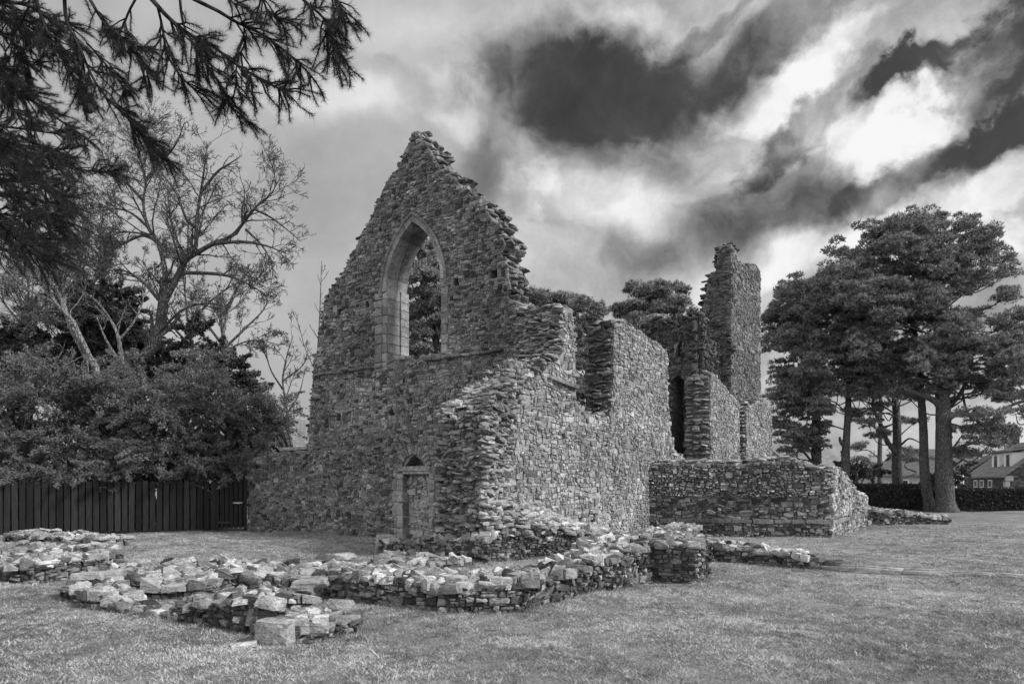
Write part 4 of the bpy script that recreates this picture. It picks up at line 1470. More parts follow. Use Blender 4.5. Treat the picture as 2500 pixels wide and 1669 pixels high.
def sub(mb, P, r0, r1, lvl, spec, tips):
    """twigs off a limb P, recursively. spec[lvl] = (per metre, length ratio, angle, wander, up, sides)"""
    if lvl >= len(spec):
        return
    per, ratio, ang, wan, up, sides = spec[lvl]
    seg = np.linalg.norm(np.diff(P, axis=0), axis=1); Lt = seg.sum()
    n = max(1, int(rng.poisson(per * Lt)))
    for _ in range(n):
        f = rng.uniform(.25 if lvl else .12, 1.0) ** .8
        x = f * (len(P) - 1); i = min(int(x), len(P) - 2); q = x - i
        p = P[i] * (1 - q) + P[i + 1] * q
        t = unit(P[i + 1] - P[i])
        v = rng.normal(0, 1, 3); v = unit(v - t * np.dot(v, t))
        a = math.radians(rng.uniform(*ang))
        dr_ = t * math.cos(a) + v * math.sin(a)
        l = Lt * ratio * rng.uniform(.6, 1.2) * (1 - .45 * f)
        l = max(.12, l)
        r = (r0 * (1 - f) + r1 * f) * rng.uniform(.4, .62)
        r = max(r, spec_min)
        C = path(p, dr_, l, 5 if sides > 3 else 4, wan, up)
        tube(mb, C, np.linspace(r, max(spec_min * .6, r * .3), len(C)), sides)
        if lvl == len(spec) - 1:
            tips.append((C[-1], unit(C[-1] - C[-2])))
        else:
            sub(mb, C, r, r * .3, lvl + 1, spec, tips)


spec_min = .006


def sprays(mb, C, Nn, L, W, tone, up=.4, spread=1.0, dirs=None):
    """needle or leaf tufts: Nn narrow triangles from each point"""
    n = len(C)
    d = rng.normal(0, spread, (n, Nn, 3))
    d[..., 2] += up
    if dirs is not None:
        d += dirs[:, None, :]
    d /= np.linalg.norm(d, axis=-1, keepdims=True)
    l = L * rng.uniform(.6, 1.2, (n, Nn, 1))
    s = rng.normal(0, 1, (n, Nn, 3)); s = np.cross(d, s); s /= np.linalg.norm(s, axis=-1, keepdims=True) + 1e-9
    w_ = W * rng.uniform(.7, 1.3, (n, Nn, 1))
    b = C[:, None, :] + d * l * .05
    V = np.stack([b - s * w_ * .5, b + s * w_ * .5, b + d * l], 2).reshape(-1, 3)
    mb.add(V, np.arange(len(V)).reshape(-1, 3), np.repeat(tone, 3 * Nn))


def clump_pts(c, r, n, flat=.0):
    """points over a lumpy ellipsoid, mostly near its skin"""
    v = rng.normal(0, 1, (n, 3)); v /= np.linalg.norm(v, axis=1)[:, None]
    if flat: v[:, 2] = np.where(v[:, 2] < -flat, -v[:, 2] * .4, v[:, 2])
    rad = rng.uniform(.35, 1.0, n) ** .45
    k = 1 + .16 * np.sin(v[:, 0] * 5 + v[:, 1] * 4 + rng.uniform(0, 6)) * np.sin(v[:, 2] * 6 + rng.uniform(0, 6))
    return np.asarray(c) + v * (rad * k)[:, None] * np.asarray(r), v


def pine(name, label, base, trunk_px, r0, Y, pads, group, nt=80, bark='pbark', density=1.0, limbs=True, side_limbs=(), tuft=(.15, .042)):
    """Scots pine: trunk through photograph points at depth Y, foliage pads (u, v, rx, ry) px joined to it by limbs"""
    root = thing(name, (base[0], base[1], 0), label, 'tree', group)
    tr = MB()
    TP = [np.array([base[0], base[1], -.1])] + [px(u, v, Y + dy) for (u, v, dy) in trunk_px]
    TP = smooth(TP, 5)
    R_ = np.linspace(r0, r0 * .32, len(TP)); R_[0] *= 1.45; R_[1] *= 1.15
    tube(tr, TP, R_, 12, rough=.03)
    fo = MB(); li = tr
    for (lp, lr) in side_limbs:
        LP = smooth([px(u, v, Y + dy) for (u, v, dy) in lp], 5)
        tube(li, LP, np.linspace(lr, lr * .35, len(LP)), 8, rough=.04)
    for (u, v, rx, ry) in pads:
        m = 1
        dY = rng.uniform(-1, 1) * 2.0
        c = px(u, v, Y + dY)
        rxm, rym = rx / FPX * Y, ry / FPX * Y
        # sub clumps inside each pad
        k = max(6, int(rxm * rym * 11.5 * density + 6))
        for _ in range(k):
            o = rng.normal(0, 1, 3); o /= np.linalg.norm(o); o *= rng.uniform(.15, 1.15) ** .5
            cc = c + o * np.array([rxm, rxm * .9, rym])
            rr_ = rng.uniform(.22, .5)
            P_, v_ = clump_pts(cc, (rr_, rr_, rr_ * .7), int(nt * density * (.35 + rr_ * 1.2)), .25)
            tone_ = np.clip(rng.normal(.45, .25, len(P_)), 0, 1)
            sprays(fo, P_, 5, tuft[0], tuft[1], tone_, .7, .7, v_ * .7)
            if rng.random() < .3 and limbs:
                P0 = c + (cc - c) * .1
                tube(li, smooth([P0, (P0 + cc) / 2 + rng.normal(0, .12, 3), cc], 3), np.linspace(.025, .01, 7), 4)
        if limbs:
            # limb from the trunk up to the pad
            zt = max(TP[:, 2].min() + 2, c[2] - rng.uniform(.4, 1.8))
            i = int(np.argmin(abs(TP[:, 2] - zt)))
            s0 = TP[i]
            mid = (s0 + c) / 2 + np.array([0, 0, rng.uniform(-.5, .15)])
            lr = max(.03, R_[i] * rng.uniform(.16, .3))
            m1 = s0 * .67 + c * .33 + rng.normal(0, .28, 3); m2 = s0 * .33 + c * .67 + rng.normal(0, .25, 3) - np.array([0, 0, .2])
            tube(li, smooth([s0, m1, m2, c], 4), np.linspace(lr, .02, 13), 6, rough=.05)
    tr.build('trunk', M[bark], root, True)
    fo.build('crown', M['needle'], root)
    return root


def rpads(cu, cv, ru, rv, n, r=(28, 50), flat=.95):
    out = []
    for _ in range(n):
        a = rng.uniform(0, 2 * math.pi); q = rng.uniform(0, 1) ** .5
        rr_ = rng.uniform(*r)
        out.append((cu + ru * q * math.cos(a), cv + rv * q * math.sin(a), rr_, rr_ * flat))
    return out


PG = 'Scots pines at the right edge of the lawn'
b = gpx(2310, 1249)
pine('pine_tree', 'largest pine with the thickest forked trunk, right of the group', (b[0], b[1]), [(2306, 1180, 0), (2304, 1080, 0), (2302, 980, 0), (2296, 880, .2), (2300, 760, .4), (2290, 640, .5), (2280, 560, .5)], .50, 37.0,
     rpads(2265, 600, 140, 62, 17, (36, 60)) + rpads(2250, 700, 200, 60, 17, (34, 58)) + rpads(2300, 800, 200, 55, 14, (32, 54), .6) + rpads(2400, 850, 110, 60, 8, (30, 50), .5) + rpads(2270, 890, 190, 50, 12, (26, 44), .7) + rpads(2390, 930, 90, 40, 8, (28, 42), .5) + rpads(2260, 950, 60, 24, 4, (24, 36), .5)
     + [(2400, 620, 50, 28), (2450, 645, 36, 24), (2430, 690, 50, 26), (2465, 720, 34, 20), (2350, 562, 42, 28), (2280, 535, 38, 26), (2235, 548, 38, 26), (2325, 548, 40, 26), (2180, 600, 40, 28), (2400, 1040, 50, 16), (2420, 1080, 50, 18), (2380, 1010, 50, 14), (2370, 1105, 50, 16), (2350, 1060, 40, 14), (2450, 1060, 40, 16)], PG,
     side_limbs=[([(2300, 1005, 0), (2285, 980, -.2), (2246, 963, -.5), (2205, 950, -1)], .22), ([(2308, 1028, 0), (2330, 1012, -.3), (2355, 1007, -.6), (2385, 1025, -1), (2420, 1055, -1.4)], .18), ([(2306, 1005, .4), (2345, 960, .6), (2370, 900, 1), (2375, 860, 1.4)], .14), ([(2350, 960, .4), (2360, 1000, .2), (2385, 1030, 0)], .07)])
b = gpx(2272, 1247)
pine('pine_tree', 'leaning pine close to the left of the thickest pine', (b[0], b[1]), [(2258, 1160, .4), (2254, 1040, .6), (2246, 930, .8), (2240, 850, 1), (2225, 760, 1)], .29, 37.6,
     rpads(2180, 740, 90, 70, 9, (32, 52)) + rpads(2170, 850, 100, 55, 10, (28, 46), .8), PG)
b = gpx(2196, 1241)
pine('pine_tree', 'pine with a bent side limb curving off low on its left', (b[0], b[1]), [(2190, 1150, .2), (2190, 1050, .3), (2184, 960, .6), (2165, 880, .9), (2150, 790, 1)], .33, 41.0,
     rpads(2110, 690, 90, 70, 12, (30, 50)) + rpads(2090, 820, 100, 60, 12, (30, 48), .7) + rpads(2150, 900, 120, 50, 13, (28, 44), .7) + rpads(2170, 970, 110, 30, 6, (22, 34), .5) + [(2120, 1035, 34, 12), (2095, 1010, 36, 12), (2235, 1030, 32, 12), (2225, 1110, 50, 20), (2150, 1060, 26, 10)], PG,
     side_limbs=[([(2186, 1105, 0), (2166, 1075, -.3), (2155, 1045, -.3), (2138, 1010, -.5), (2130, 985, -.6), (2142, 955, -.6)], .15), ([(2155, 1043, -.3), (2172, 1038, -.2), (2188, 1030, 0)], .08), ([(2200, 1085, 0), (2222, 1070, -.3), (2255, 1085, -.6)], .07)])
pine('pine_tree', 'thin straight pine between the bent-limbed pine and the chapel', (px(2148, 0, 52)[0], 52.0), [(2148, 1120, 0), (2150, 1000, 0), (2150, 880, 0), (2150, 800, 0)], .20, 52.0,
     rpads(2110, 910, 60, 60, 6, (24, 38), .6) + [(2090, 1090, 26, 11), (2105, 1130, 26, 11)], PG)
pine('pine_tree', 'pine with a knobbly bulge on its trunk, above the chapel corner', (px(2066, 0, 40)[0], 40.0), [(2064, 1140, 0), (2068, 1050, 0), (2072, 960, .2), (2070, 880, .3), (2060, 780, .5)], .27, 40.0,
     rpads(2045, 680, 70, 75, 10, (28, 48)) + rpads(2010, 790, 80, 65, 12, (28, 46), .7) + rpads(2030, 890, 80, 50, 12, (26, 42), .7) + rpads(2040, 970, 70, 36, 6, (22, 36), .5), PG,
     side_limbs=[([(2060, 1085, 0), (2052, 1076, -.1), (2050, 1066, -.15)], .15), ([(2072, 960, 0), (2095, 930, 0), (2120, 905, 0)], .12)])
pine('pine_tree', 'leftmost pine with low hanging foliage beside the tower', (px(1993, 0, 42)[0], 42.0), [(1993, 1140, 0), (1993, 1060, 0), (1990, 960, .2), (1975, 860, .4), (1960, 760, .5)], .36, 42.0,
     rpads(1945, 740, 65, 65, 10, (28, 46)) + rpads(1920, 850, 55, 80, 11, (28, 46), .65) + rpads(1930, 960, 65, 55, 10, (28, 44), .6) + rpads(1940, 1040, 70, 45, 12, (24, 40), .7) + [(1985, 1080, 34, 20), (1945, 1105, 36, 14)], PG, density=1.1)
pine('pine_tree', 'pine half out of view at the right border', (px(2560, 0, 36)[0], 36.0), [(2560, 1150, 0), (2556, 1000, 0), (2550, 850, 0), (2545, 760, 0)], .35, 36.0,
     rpads(2520, 830, 60, 70, 8, (34, 56), .5) + rpads(2500, 940, 70, 60, 8, (32, 54), .4) + [(2480, 1010, 60, 14), (2440, 1060, 50, 12)], PG,
     side_limbs=[([(2556, 960, 0), (2480, 985, 0), (2420, 1010, 0)], .12)])
PB = 'pines standing behind the ruin'
pine('pine_tree', 'pine seen through the pointed gable window', (px(1082, 0, 33)[0], 33.0), [(1082, 1000, 0), (1075, 880, 0), (1062, 830, 0), (1040, 760, 0), (1030, 690, 0), (1040, 640, 0)], .22, 33.0,
     rpads(1045, 630, 30, 40, 12, (12, 21), .7) + rpads(1040, 720, 55, 50, 20, (14, 24), .5) + rpads(1035, 800, 60, 40, 16, (14, 24), .4) + rpads(1030, 855, 60, 14, 10, (13, 21), .35) + rpads(1120, 760, 60, 60, 10, (14, 24), .5), PB)
pine('pine_tree', 'pine above the gap between gable and side wall', (px(1440, 0, 37)[0], 37.0), [(1440, 1050, 0), (1435, 900, 0), (1420, 820, 0), (1400, 760, 0)], .25, 37.0,
     rpads(1330, 735, 50, 18, 14, (14, 24), .55) + rpads(1400, 765, 60, 30, 16, (14, 25), .5) + rpads(1425, 960, 45, 60, 7, (26, 40), .8) + rpads(1420, 850, 50, 60, 16, (14, 24), .5) + [(1460, 755, 24, 14), (1425, 745, 24, 14), (1300, 730, 22, 18)], PB)
pine('pine_tree', 'round-topped pine above the side wall, left of the tower', (px(1590, 0, 38)[0], 38.0), [(1590, 1000, 0), (1600, 850, 0), (1605, 760, 0), (1610, 720, 0)], .22, 38.0,
     rpads(1625, 730, 50, 32, 20, (14, 22), .65) + rpads(1560, 765, 50, 26, 16, (13, 21), .6) + [(1545, 715, 12, 18), (1560, 712, 12, 18), (1520, 760, 18, 14), (1610, 700, 24, 14), (1660, 712, 18, 16), (1700, 775, 24, 16)] + rpads(1620, 800, 60, 30, 12, (14, 22), .5), PB, density=1.1)

X_ = lambda u, Y: (u - 1250) / FPX * Y
# --- yews and dark evergreens over the fence
def bush(name, label, c, pads, mat, group, Y, leaf=(.12, .06), density=1.0, stem=.2, cat='tree', up=.1):
    root = thing(name, (c[0], c[1], 0), label, cat, group)
    tr = MB(); fo = MB()
    top = px(*pads[0][:2], Y)
    tube(tr, smooth([(c[0], c[1], -.1), (c[0] * .6 + top[0] * .4, c[1], top[2] * .5), top], 4), np.linspace(stem, stem * .3, 9), 7)
    for (u, v, rx, ry) in pads:
        dY = rng.uniform(-1.3, 1.3)
        cc = px(u, v, Y + dY)
        rxm, rym = rx / FPX * Y, ry / FPX * Y
        tube(tr, smooth([(c[0], c[1], max(.4, cc[2] * .45)), (c[0] * .5 + cc[0] * .5, (c[1] + cc[1]) / 2, cc[2] * .8), cc], 3), np.linspace(stem * .4, .02, 7), 5)
        k = int(6 + rxm * rym * 12 * density)
        for _ in range(k):
            o = rng.normal(0, 1, 3); o /= np.linalg.norm(o); o *= rng.uniform(.3, 1) ** .4
            c2 = cc + o * np.array([rxm, rxm * .8, rym])
            # a drooping frond: points along a short bough
            nn = 80
            dr_ = unit(np.array([o[0], o[1] - .25, rng.uniform(-.5, .6)]) + rng.normal(0, .35, 3))
            f = rng.uniform(0, 1, nn)
            w_ = .17 * (1.1 - f)
            P_ = c2 + dr_ * (f * rng.uniform(.5, 1.1))[:, None] + rng.normal(0, 1, (nn, 3)) * w_[:, None] * (1, 1, .5) - np.array([0, 0, 1]) * (f ** 2 * .15)[:, None]
            tone_ = np.clip(rng.normal(.45, .2, nn) + .25 * f, 0, 1)
            sprays(fo, P_, 6, leaf[0], leaf[1], tone_, up, .7, np.broadcast_to(dr_ * .9, (nn, 3)))
    tr.build('trunk', M['gbark'], root, True)
    fo.build('crown', M[mat], root)
    return root


YG = 'yew trees leaning over the fence'
bush('yew_tree', 'yew at the left edge over the fence', (-16.8, 23.6), rpads(30, 960, 90, 70, 10, (45, 70), .7) + rpads(20, 1080, 90, 60, 9, (45, 65), .6) + rpads(20, 1150, 110, 16, 6, (30, 44), .6), 'yew', YG, 23.2, (.085, .028))
bush('yew_tree', 'broad pale-tipped yew left of centre over the fence', (-13.6, 24.2), rpads(180, 980, 90, 70, 11, (45, 70), .7) + rpads(190, 1085, 100, 55, 10, (45, 65), .6) + rpads(190, 1152, 110, 16, 7, (30, 44), .6), 'yew', YG, 23.3, (.085, .028))
bush('yew_tree', 'yew in the middle over the fence, below the leaning trunk', (-11.4, 24.8), rpads(340, 970, 90, 70, 11, (45, 70), .7) + rpads(350, 1090, 90, 60, 10, (45, 65), .6) + rpads(360, 1152, 100, 16, 7, (30, 44), .6), 'yew', YG, 23.8, (.085, .028))
bush('yew_tree', 'darker yew over the gate', (-9.6, 25.6), rpads(490, 990, 90, 75, 11, (45, 68), .7) + rpads(510, 1100, 80, 55, 9, (42, 60), .6) + rpads(520, 1150, 80, 16, 6, (30, 42), .6) + [(480, 900, 40, 36), (520, 880, 36, 34)], 'yew', YG, 24.6, (.085, .028))
bush('yew_tree', 'small yew bulging over the boundary wall beside the gate', (-8.2, 26), rpads(615, 1010, 55, 60, 8, (35, 52), .7) + rpads(620, 1110, 45, 45, 7, (32, 46), .7) + [(690, 1010, 30, 20), (660, 1040, 30, 24)], 'yew', YG, 25.0, (.085, .028))
bush('evergreen_tree', 'dark rounded evergreen crown behind the bare trees', (-17.5, 31), rpads(285, 790, 90, 95, 14, (40, 60), .8) + rpads(250, 880, 100, 40, 7, (40, 60), .7), 'ivy', 'dark evergreens behind the yews', 30.0, (.14, .08))
bush('evergreen_tree', 'dark pointed evergreen right of the leaning trunk', (-14.2, 29), [(470, 830, 26, 40), (475, 880, 40, 36), (440, 900, 46, 36), (530, 880, 40, 30), (555, 910, 40, 36), (410, 900, 36, 30), (590, 940, 36, 36)], 'ivy', 'dark evergreens behind the yews', 28.5, (.14, .08))
bush('evergreen_tree', 'dark ragged evergreen low at the left border', (-22.5, 31), rpads(40, 860, 100, 60, 10, (40, 60), .7), 'ivy', 'dark evergreens behind the yews', 30.5, (.14, .08))

bush('shrub', 'dark shrub standing behind the hedge between the pine trunks', (X_(2095, 47), 47), [(2090, 1140, 36, 26), (2075, 1160, 26, 20), (2120, 1155, 26, 20)], 'ivy', None, 47.0, (.16, .08), cat='shrub')
bush('shrub', 'dark shrub behind the hedge before the pale houses', (X_(2300, 46), 46), [(2300, 1165, 36, 16), (2330, 1150, 26, 18)], 'ivy', None, 46.0, (.16, .08), cat='shrub')
# --- bare trees
def bare(name, label, base, limbs, Y, spec, group, mat, smin=.006, keys=0):
    global spec_min
    spec_min = smin * 1.35
    root = thing(name, (base[0], base[1], 0), label, 'tree', group)
    tr = MB(); tw = MB() if keys else tr; tips = []
    for li_, (pts, r0, r1) in enumerate(limbs):
        P = [px(u, v, Y + dy) for (u, v, dy) in pts]
        if li_ == 0:
            P = [np.array([base[0], base[1], -.1])] + P
        P = smooth(P, 5)
        tube(tr, P, np.linspace(r0, r1, len(P)), 9, rough=.04)
        sub(tw, P[2:] if li_ else P[len(P) // 3:], r0, r1, 0, spec, tips)
    tr.build('trunk' if keys else 'branches', M[mat], root, True)
    if keys:
        sel = [tips[i] for i in rng.choice(len(tips), min(keys, len(tips)), replace=False)]
        C = np.array([s_[0] for s_ in sel])
        sprays(tw, C, 3, .07, .022, np.full(len(C), .4), -.5, .8)
        tw.build('twigs', M[mat], root)
    return root


SP1 = [(3.0, .44, (25, 65), .16, .03, 5), (6.0, .50, (25, 60), .2, .02, 4), (8.0, .55, (25, 60), .18, .0, 3), (6, .9, (25, 60), .2, .0, 3)]
b = np.array([-12.2, 26.5])
bare('bare_tree', 'tallest bare tree with a leaning forked trunk above the yews', (b[0], b[1]),
     [([(310, 905, 0), (352, 870, 0), (385, 815, 0), (398, 730, 0), (400, 680, 0)], .27, .15),
      ([(398, 700, 0), (402, 660, 0), (385, 590, .3), (362, 555, .4), (350, 500, .6), (355, 440, .8), (340, 380, 1), (330, 330, 1.2)], .11, .01),
      ([(390, 760, 0), (425, 690, 0), (450, 640, -.2), (476, 610, -.4), (480, 540, -.4), (490, 470, -.5), (500, 400, -.6), (505, 350, -.8)], .14, .01),
      ([(455, 632, -.2), (520, 595, -.5), (570, 572, -.8), (620, 510, -1.1), (660, 475, -1.3), (690, 420, -1.5)], .10, .01),
      ([(476, 555, -.4), (455, 535, 0), (430, 470, .4), (400, 430, .8), (380, 400, 1)], .07, .01),
      ([(385, 590, .3), (350, 575, .6), (310, 590, 1), (270, 610, 1.4)], .08, .015),
      ([(355, 440, .8), (390, 400, .6), (430, 350, .2), (450, 300, 0)], .08, .012),
      ([(438, 665, 0), (540, 670, -.4), (600, 690, -.8), (650, 720, -1)], .08, .012),
      ([(350, 490, .6), (300, 440, 1), (250, 420, 1.4), (210, 430, 1.6)], .07, .012),
      ([(524, 594, -.5), (590, 590, -1.2), (650, 600, -1.6), (700, 620, -2)], .08, .012),
      ([(395, 740, 0), (350, 690, .8), (300, 660, 1.2), (240, 665, 1.6)], .08, .012),
      ([(620, 510, -1.1), (660, 530, -1.4), (700, 560, -1.7), (735, 590, -2)], .05, .01),
      ([(600, 560, -.9), (640, 600, -1.1), (665, 650, -1.3), (660, 700, -1.4)], .05, .01),
      ([(362, 555, .4), (320, 520, .8), (280, 510, 1.2), (230, 520, 1.6)], .06, .01),
      ([(385, 815, 0), (440, 760, -.6), (500, 740, -1), (560, 750, -1.3)], .06, .01),
      ([(490, 470, -.5), (530, 420, -.8), (560, 400, -1), (590, 380, -1.2)], .06, .012)],
     26.5, SP1, 'bare trees above the yews', 'gbark', .0065, 700)
SP2 = [(2.2, .42, (20, 60), .16, .03, 4), (5.0, .50, (25, 60), .2, .02, 3), (10.0, .5, (25, 65), .22, .0, 3), (9.0, .6, (25, 65), .22, .0, 3)]
bare('bare_tree', 'pale slanting bare tree at the left with two parallel stems', (-15.0, 25.5),
     [([(240, 930, 0), (205, 860, 0), (170, 790, 0), (150, 720, .2), (140, 650, .4), (125, 580, .5)], .15, .03),
      ([(232, 900, 0), (200, 830, -.2), (175, 780, -.2), (130, 740, 0), (60, 700, .4), (10, 650, .8)], .10, .02),
      ([(150, 720, .2), (180, 660, 0), (200, 600, -.3), (190, 540, -.4)], .06, .012),
      ([(160, 760, 0), (100, 760, .3), (40, 770, .6), (-10, 760, .8)], .05, .012)],
     25.5, SP2, 'bare trees above the yews', 'bbark', .0075)
bare('bare_tree', 'pale many-stemmed bare tree left of the leaning trunk', (-13.3, 25.8),
     [([(303, 900, 0), (290, 830, 0), (275, 790, 0), (240, 740, .3), (200, 710, .6)], .10, .02),
      ([(300, 890, 0), (270, 850, 0), (250, 810, -.2), (235, 770, -.3)], .07, .015),
      ([(290, 830, 0), (330, 780, 0), (350, 720, 0), (330, 680, 0)], .05, .012)],
     25.8, SP2, 'bare trees above the yews', 'bbark', .0075)
SPD = [(2.0, .55, (20, 70), .22, -.10, 4), (3.0, .5, (20, 60), .25, -.08, 3), (3.5, .5, (20, 60), .25, -.04, 3)]
bare('dead_branches', 'tangle of dead pale branches arching over the yew at left', (-15.8, 24.0),
     [([(215, 905, 0), (170, 885, -.2), (130, 890, -.4), (90, 915, -.4)], .035, .01),
      ([(170, 885, -.2), (200, 900, -.4), (225, 940, -.6), (238, 980, -.6)], .025, .008),
      ([(130, 890, -.2), (150, 860, 0), (160, 830, 0)], .02, .008)],
     24.0, SPD, None, 'bbark', .008)
SP3 = [(2.6, .42, (20, 50), .12, .08, 4), (7.0, .5, (20, 55), .18, .05, 3), (12, .5, (20, 60), .2, .02, 3), (9, .6, (20, 60), .2, .02, 3)]
bare('bare_tree', 'thin bare tree between the yews and the gable', (-8.6, 29),
     [([(705, 1090, 0), (700, 1000, 0), (690, 930, 0), (700, 870, 0), (715, 820, 0)], .07, .015),
      ([(690, 950, 0), (660, 900, .3), (650, 850, .4), (660, 800, .5)], .04, .01),
      ([(700, 1010, 0), (730, 960, -.2), (745, 900, -.3)], .04, .01),
      ([(690, 930, 0), (740, 890, 0), (752, 850, 0)], .035, .01)],
     29.0, SP3, 'bare trees above the yews', 'gbark', .0075)
bare('bare_tree', 'fine-twigged bare tree behind the tall bare tree, right side', (-13.5, 33),
     [([(555, 1000, 0), (550, 900, 0), (545, 820, 0), (560, 740, 0), (580, 700, 0)], .14, .02),
      ([(548, 850, 0), (500, 780, .4), (480, 720, .6), (500, 660, .6)], .07, .012),
      ([(548, 850, 0), (600, 800, -.3), (640, 760, -.5), (655, 730, -.6)], .07, .012),
      ([(545, 820, 0), (530, 740, 0), (540, 680, 0)], .06, .012)],
     33.0, SP3, 'bare trees above the yews', 'bbark', .009)
bare('bare_tree', 'fine-twigged bare tree behind, above the left yews', (-19.5, 34),
     [([(330, 1000, 0), (300, 900, 0), (290, 800, 0), (270, 700, 0), (260, 620, 0)], .14, .02),
      ([(290, 800, 0), (230, 740, .4), (190, 680, .6), (170, 620, .6)], .07, .012),
      ([(290, 800, 0), (340, 740, -.3), (350, 660, -.5)], .07, .012),
      ([(300, 900, 0), (180, 850, 0), (120, 800, 0), (80, 760, 0)], .06, .012)],
     34.0, SP3, 'bare trees above the yews', 'gbark', .009)
bare('bare_tree', 'fine-twigged bare tree far left behind the pine boughs', (-24, 34),
     [([(60, 1000, 0), (50, 900, 0), (60, 800, 0), (70, 700, 0), (60, 630, 0)], .14, .02),
      ([(60, 800, 0), (10, 740, .4), (-20, 690, .6)], .07, .012),
      ([(60, 800, 0), (110, 740, -.3), (130, 680, -.5)], .07, .012)],
     34.0, SP3, 'bare trees above the yews', 'gbark', .009)
bare('bare_tree', 'fine-twigged bare tree behind the pale slanting tree', (-20.5, 36),
     [([(260, 1000, 0), (225, 900, 0), (215, 800, 0), (200, 700, 0), (210, 600, 0), (200, 540, 0)], .13, .02),
      ([(215, 800, 0), (160, 730, .4), (130, 650, .6), (120, 560, .6)], .07, .012),
      ([(205, 720, 0), (250, 660, -.3), (280, 590, -.5), (300, 540, -.5)], .07, .012)],
     36.0, SP3, 'bare trees above the yews', 'gbark', .009)
bare('bare_tree', 'fine-twigged bare tree spreading behind the dark evergreens', (-15.0, 36),
     [([(500, 1000, 0), (480, 900, 0), (460, 800, 0), (450, 700, 0), (440, 620, 0)], .13, .02),
      ([(470, 850, 0), (410, 780, .4), (380, 700, .6), (350, 640, .6)], .07, .012),
      ([(460, 790, 0), (520, 730, -.3), (580, 690, -.5), (630, 680, -.5)], .07, .012),
      ([(480, 900, 0), (560, 850, 0), (620, 830, 0), (680, 840, 0)], .06, .012)],
     36.0, SP3, 'bare trees above the yews', 'gbark', .009)
SPs = [(2.2, .20, (30, 55), .07, .12, 4), (2.0, .3, (25, 50), .1, .1, 3)]
bare('sapling', 'slender bare sapling close to the left edge of the gable', (-7.9, 28),
     [([(768, 1000, 0), (775, 870, 0), (780, 780, 0), (783, 700, 0), (785, 637, 0)], .05, .008),
      ([(772, 910, 0), (745, 850, 0), (728, 790, 0), (710, 755, 0)], .02, .006)],
     28.0, SPs, None, 'gbark', .007)

# --- the near pine whose boughs hang into the top left of the view
np_root = thing('pine_tree', (-7.6, 8.2, 0), 'near pine whose dark needled boughs hang into the top left corner', 'tree')
tr = MB(); nd = MB(); br_ = MB()
TP = smooth([(-7.6, 8.2, -.1), (-7.5, 8.1, 3), (-7.7, 8.0, 6.5), (-7.3, 7.8, 10)], 5)
tube(tr, TP, np.linspace(.38, .16, len(TP)), 14, rough=.03)
tr.build('trunk', M['pbark'], np_root, True)


def twig(P, dens, L=.046, r=.0045):
    """needled shoot along the polyline P"""
    seg = np.linalg.norm(np.diff(P, axis=0), axis=1); Lt = seg.sum()
    n = int(dens * Lt)
    f = rng.uniform(0, 1, n) * (len(P) - 1); i = np.minimum(f.astype(int), len(P) - 2); q = (f - i)[:, None]
    C = P[i] * (1 - q) + P[i + 1] * q
    T_ = P[i + 1] - P[i]; T_ /= np.linalg.norm(T_, axis=1)[:, None] + 1e-9
    sprays(nd, C, 3, L, .0018, np.clip(rng.normal(.4, .25, n), 0, 1), -.02, .66, T_ * .62)
    tube(br_, P, np.linspace(r, r * .6, len(P)), 4)


def bough(pts, Y, r0, n_side, tipdens=430, sub_len=(.09, .28), nf=.35, bare_part=.15, droop=-.10):
    P = smooth([px(u, v, Y + dy) for (u, v, dy) in pts], 5)
    tube(br_, P, np.linspace(r0, .004, len(P)), 6)
    k = int(len(P) * (1 - nf))
    twig(P[k:], tipdens * 1.2)
    for _ in range(int(n_side * 1.6)):
        f = rng.uniform(bare_part, 1) * (len(P) - 2); i = int(f)
        t_ = unit(P[i + 1] - P[i]); v_ = rng.normal(0, 1, 3); v_[1] *= .8; v_ = unit(v_ - t_ * np.dot(v_, t_))
        d_ = t_ * rng.uniform(.5, 1) + v_ * rng.uniform(.3, .9)
        Q = path(P[i], d_, rng.uniform(*sub_len), 5, .14, droop)
        twig(Q[2:], tipdens)
        tube(br_, Q[:3], .006, 4)
        if rng.random() < .6:
            Q2 = path(Q[2], d_ + rng.normal(0, .6, 3), rng.uniform(.06, .16), 4, .14, droop)
            twig(Q2, tipdens)


z = lambda L: [(x / 2.24, y / 2.24, d) for (x, y, d) in L]
Yn = 4.5
bough(z([(980, -60, .1), (1050, -10, 0), (1190, 60, 0), (1290, 120, 0), (1400, 170, .1), (1520, 250, .1), (1640, 350, 0), (1730, 450, 0)]), Yn, .014, 22, nf=.4, bare_part=.4)
bough(z([(780, -60, 0), (850, 20, 0), (930, 105, 0), (1040, 190, 0), (1160, 250, 0), (1290, 350, 0), (1420, 430, 0), (1540, 490, 0), (1590, 500, 0)]), Yn - .1, .016, 30, nf=.3, bare_part=.25)
bough(z([(860, 30, 0), (890, 160, .1), (910, 280, .1), (960, 380, .1), (1040, 470, .1), (1130, 530, .1)]), Yn + .1, .010, 18, nf=.35)
bough(z([(980, -40, .2), (1000, 120, .2), (1050, 230, .2), (1110, 330, .2), (1190, 440, .2), (1250, 560, .1), (1330, 680, .1)]), Yn, .010, 22, nf=.4, bare_part=.3)
bough(z([(470, -40, 0), (560, 110, 0), (640, 190, 0), (700, 240, 0), (740, 290, 0)]), Yn, .012, 18)
bough(z([(760, -40, 0), (690, 100, .1), (690, 200, .1), (760, 330, .1), (830, 420, .1)]), Yn + .2, .008, 14)
bough(z([(350, -40, .3), (365, 120, .3), (430, 250, .3), (500, 410, .3), (570, 520, .3), (660, 610, .3), (740, 690, .3), (820, 780, .3), (870, 850, .3)]), Yn, .013, 34, nf=.3)
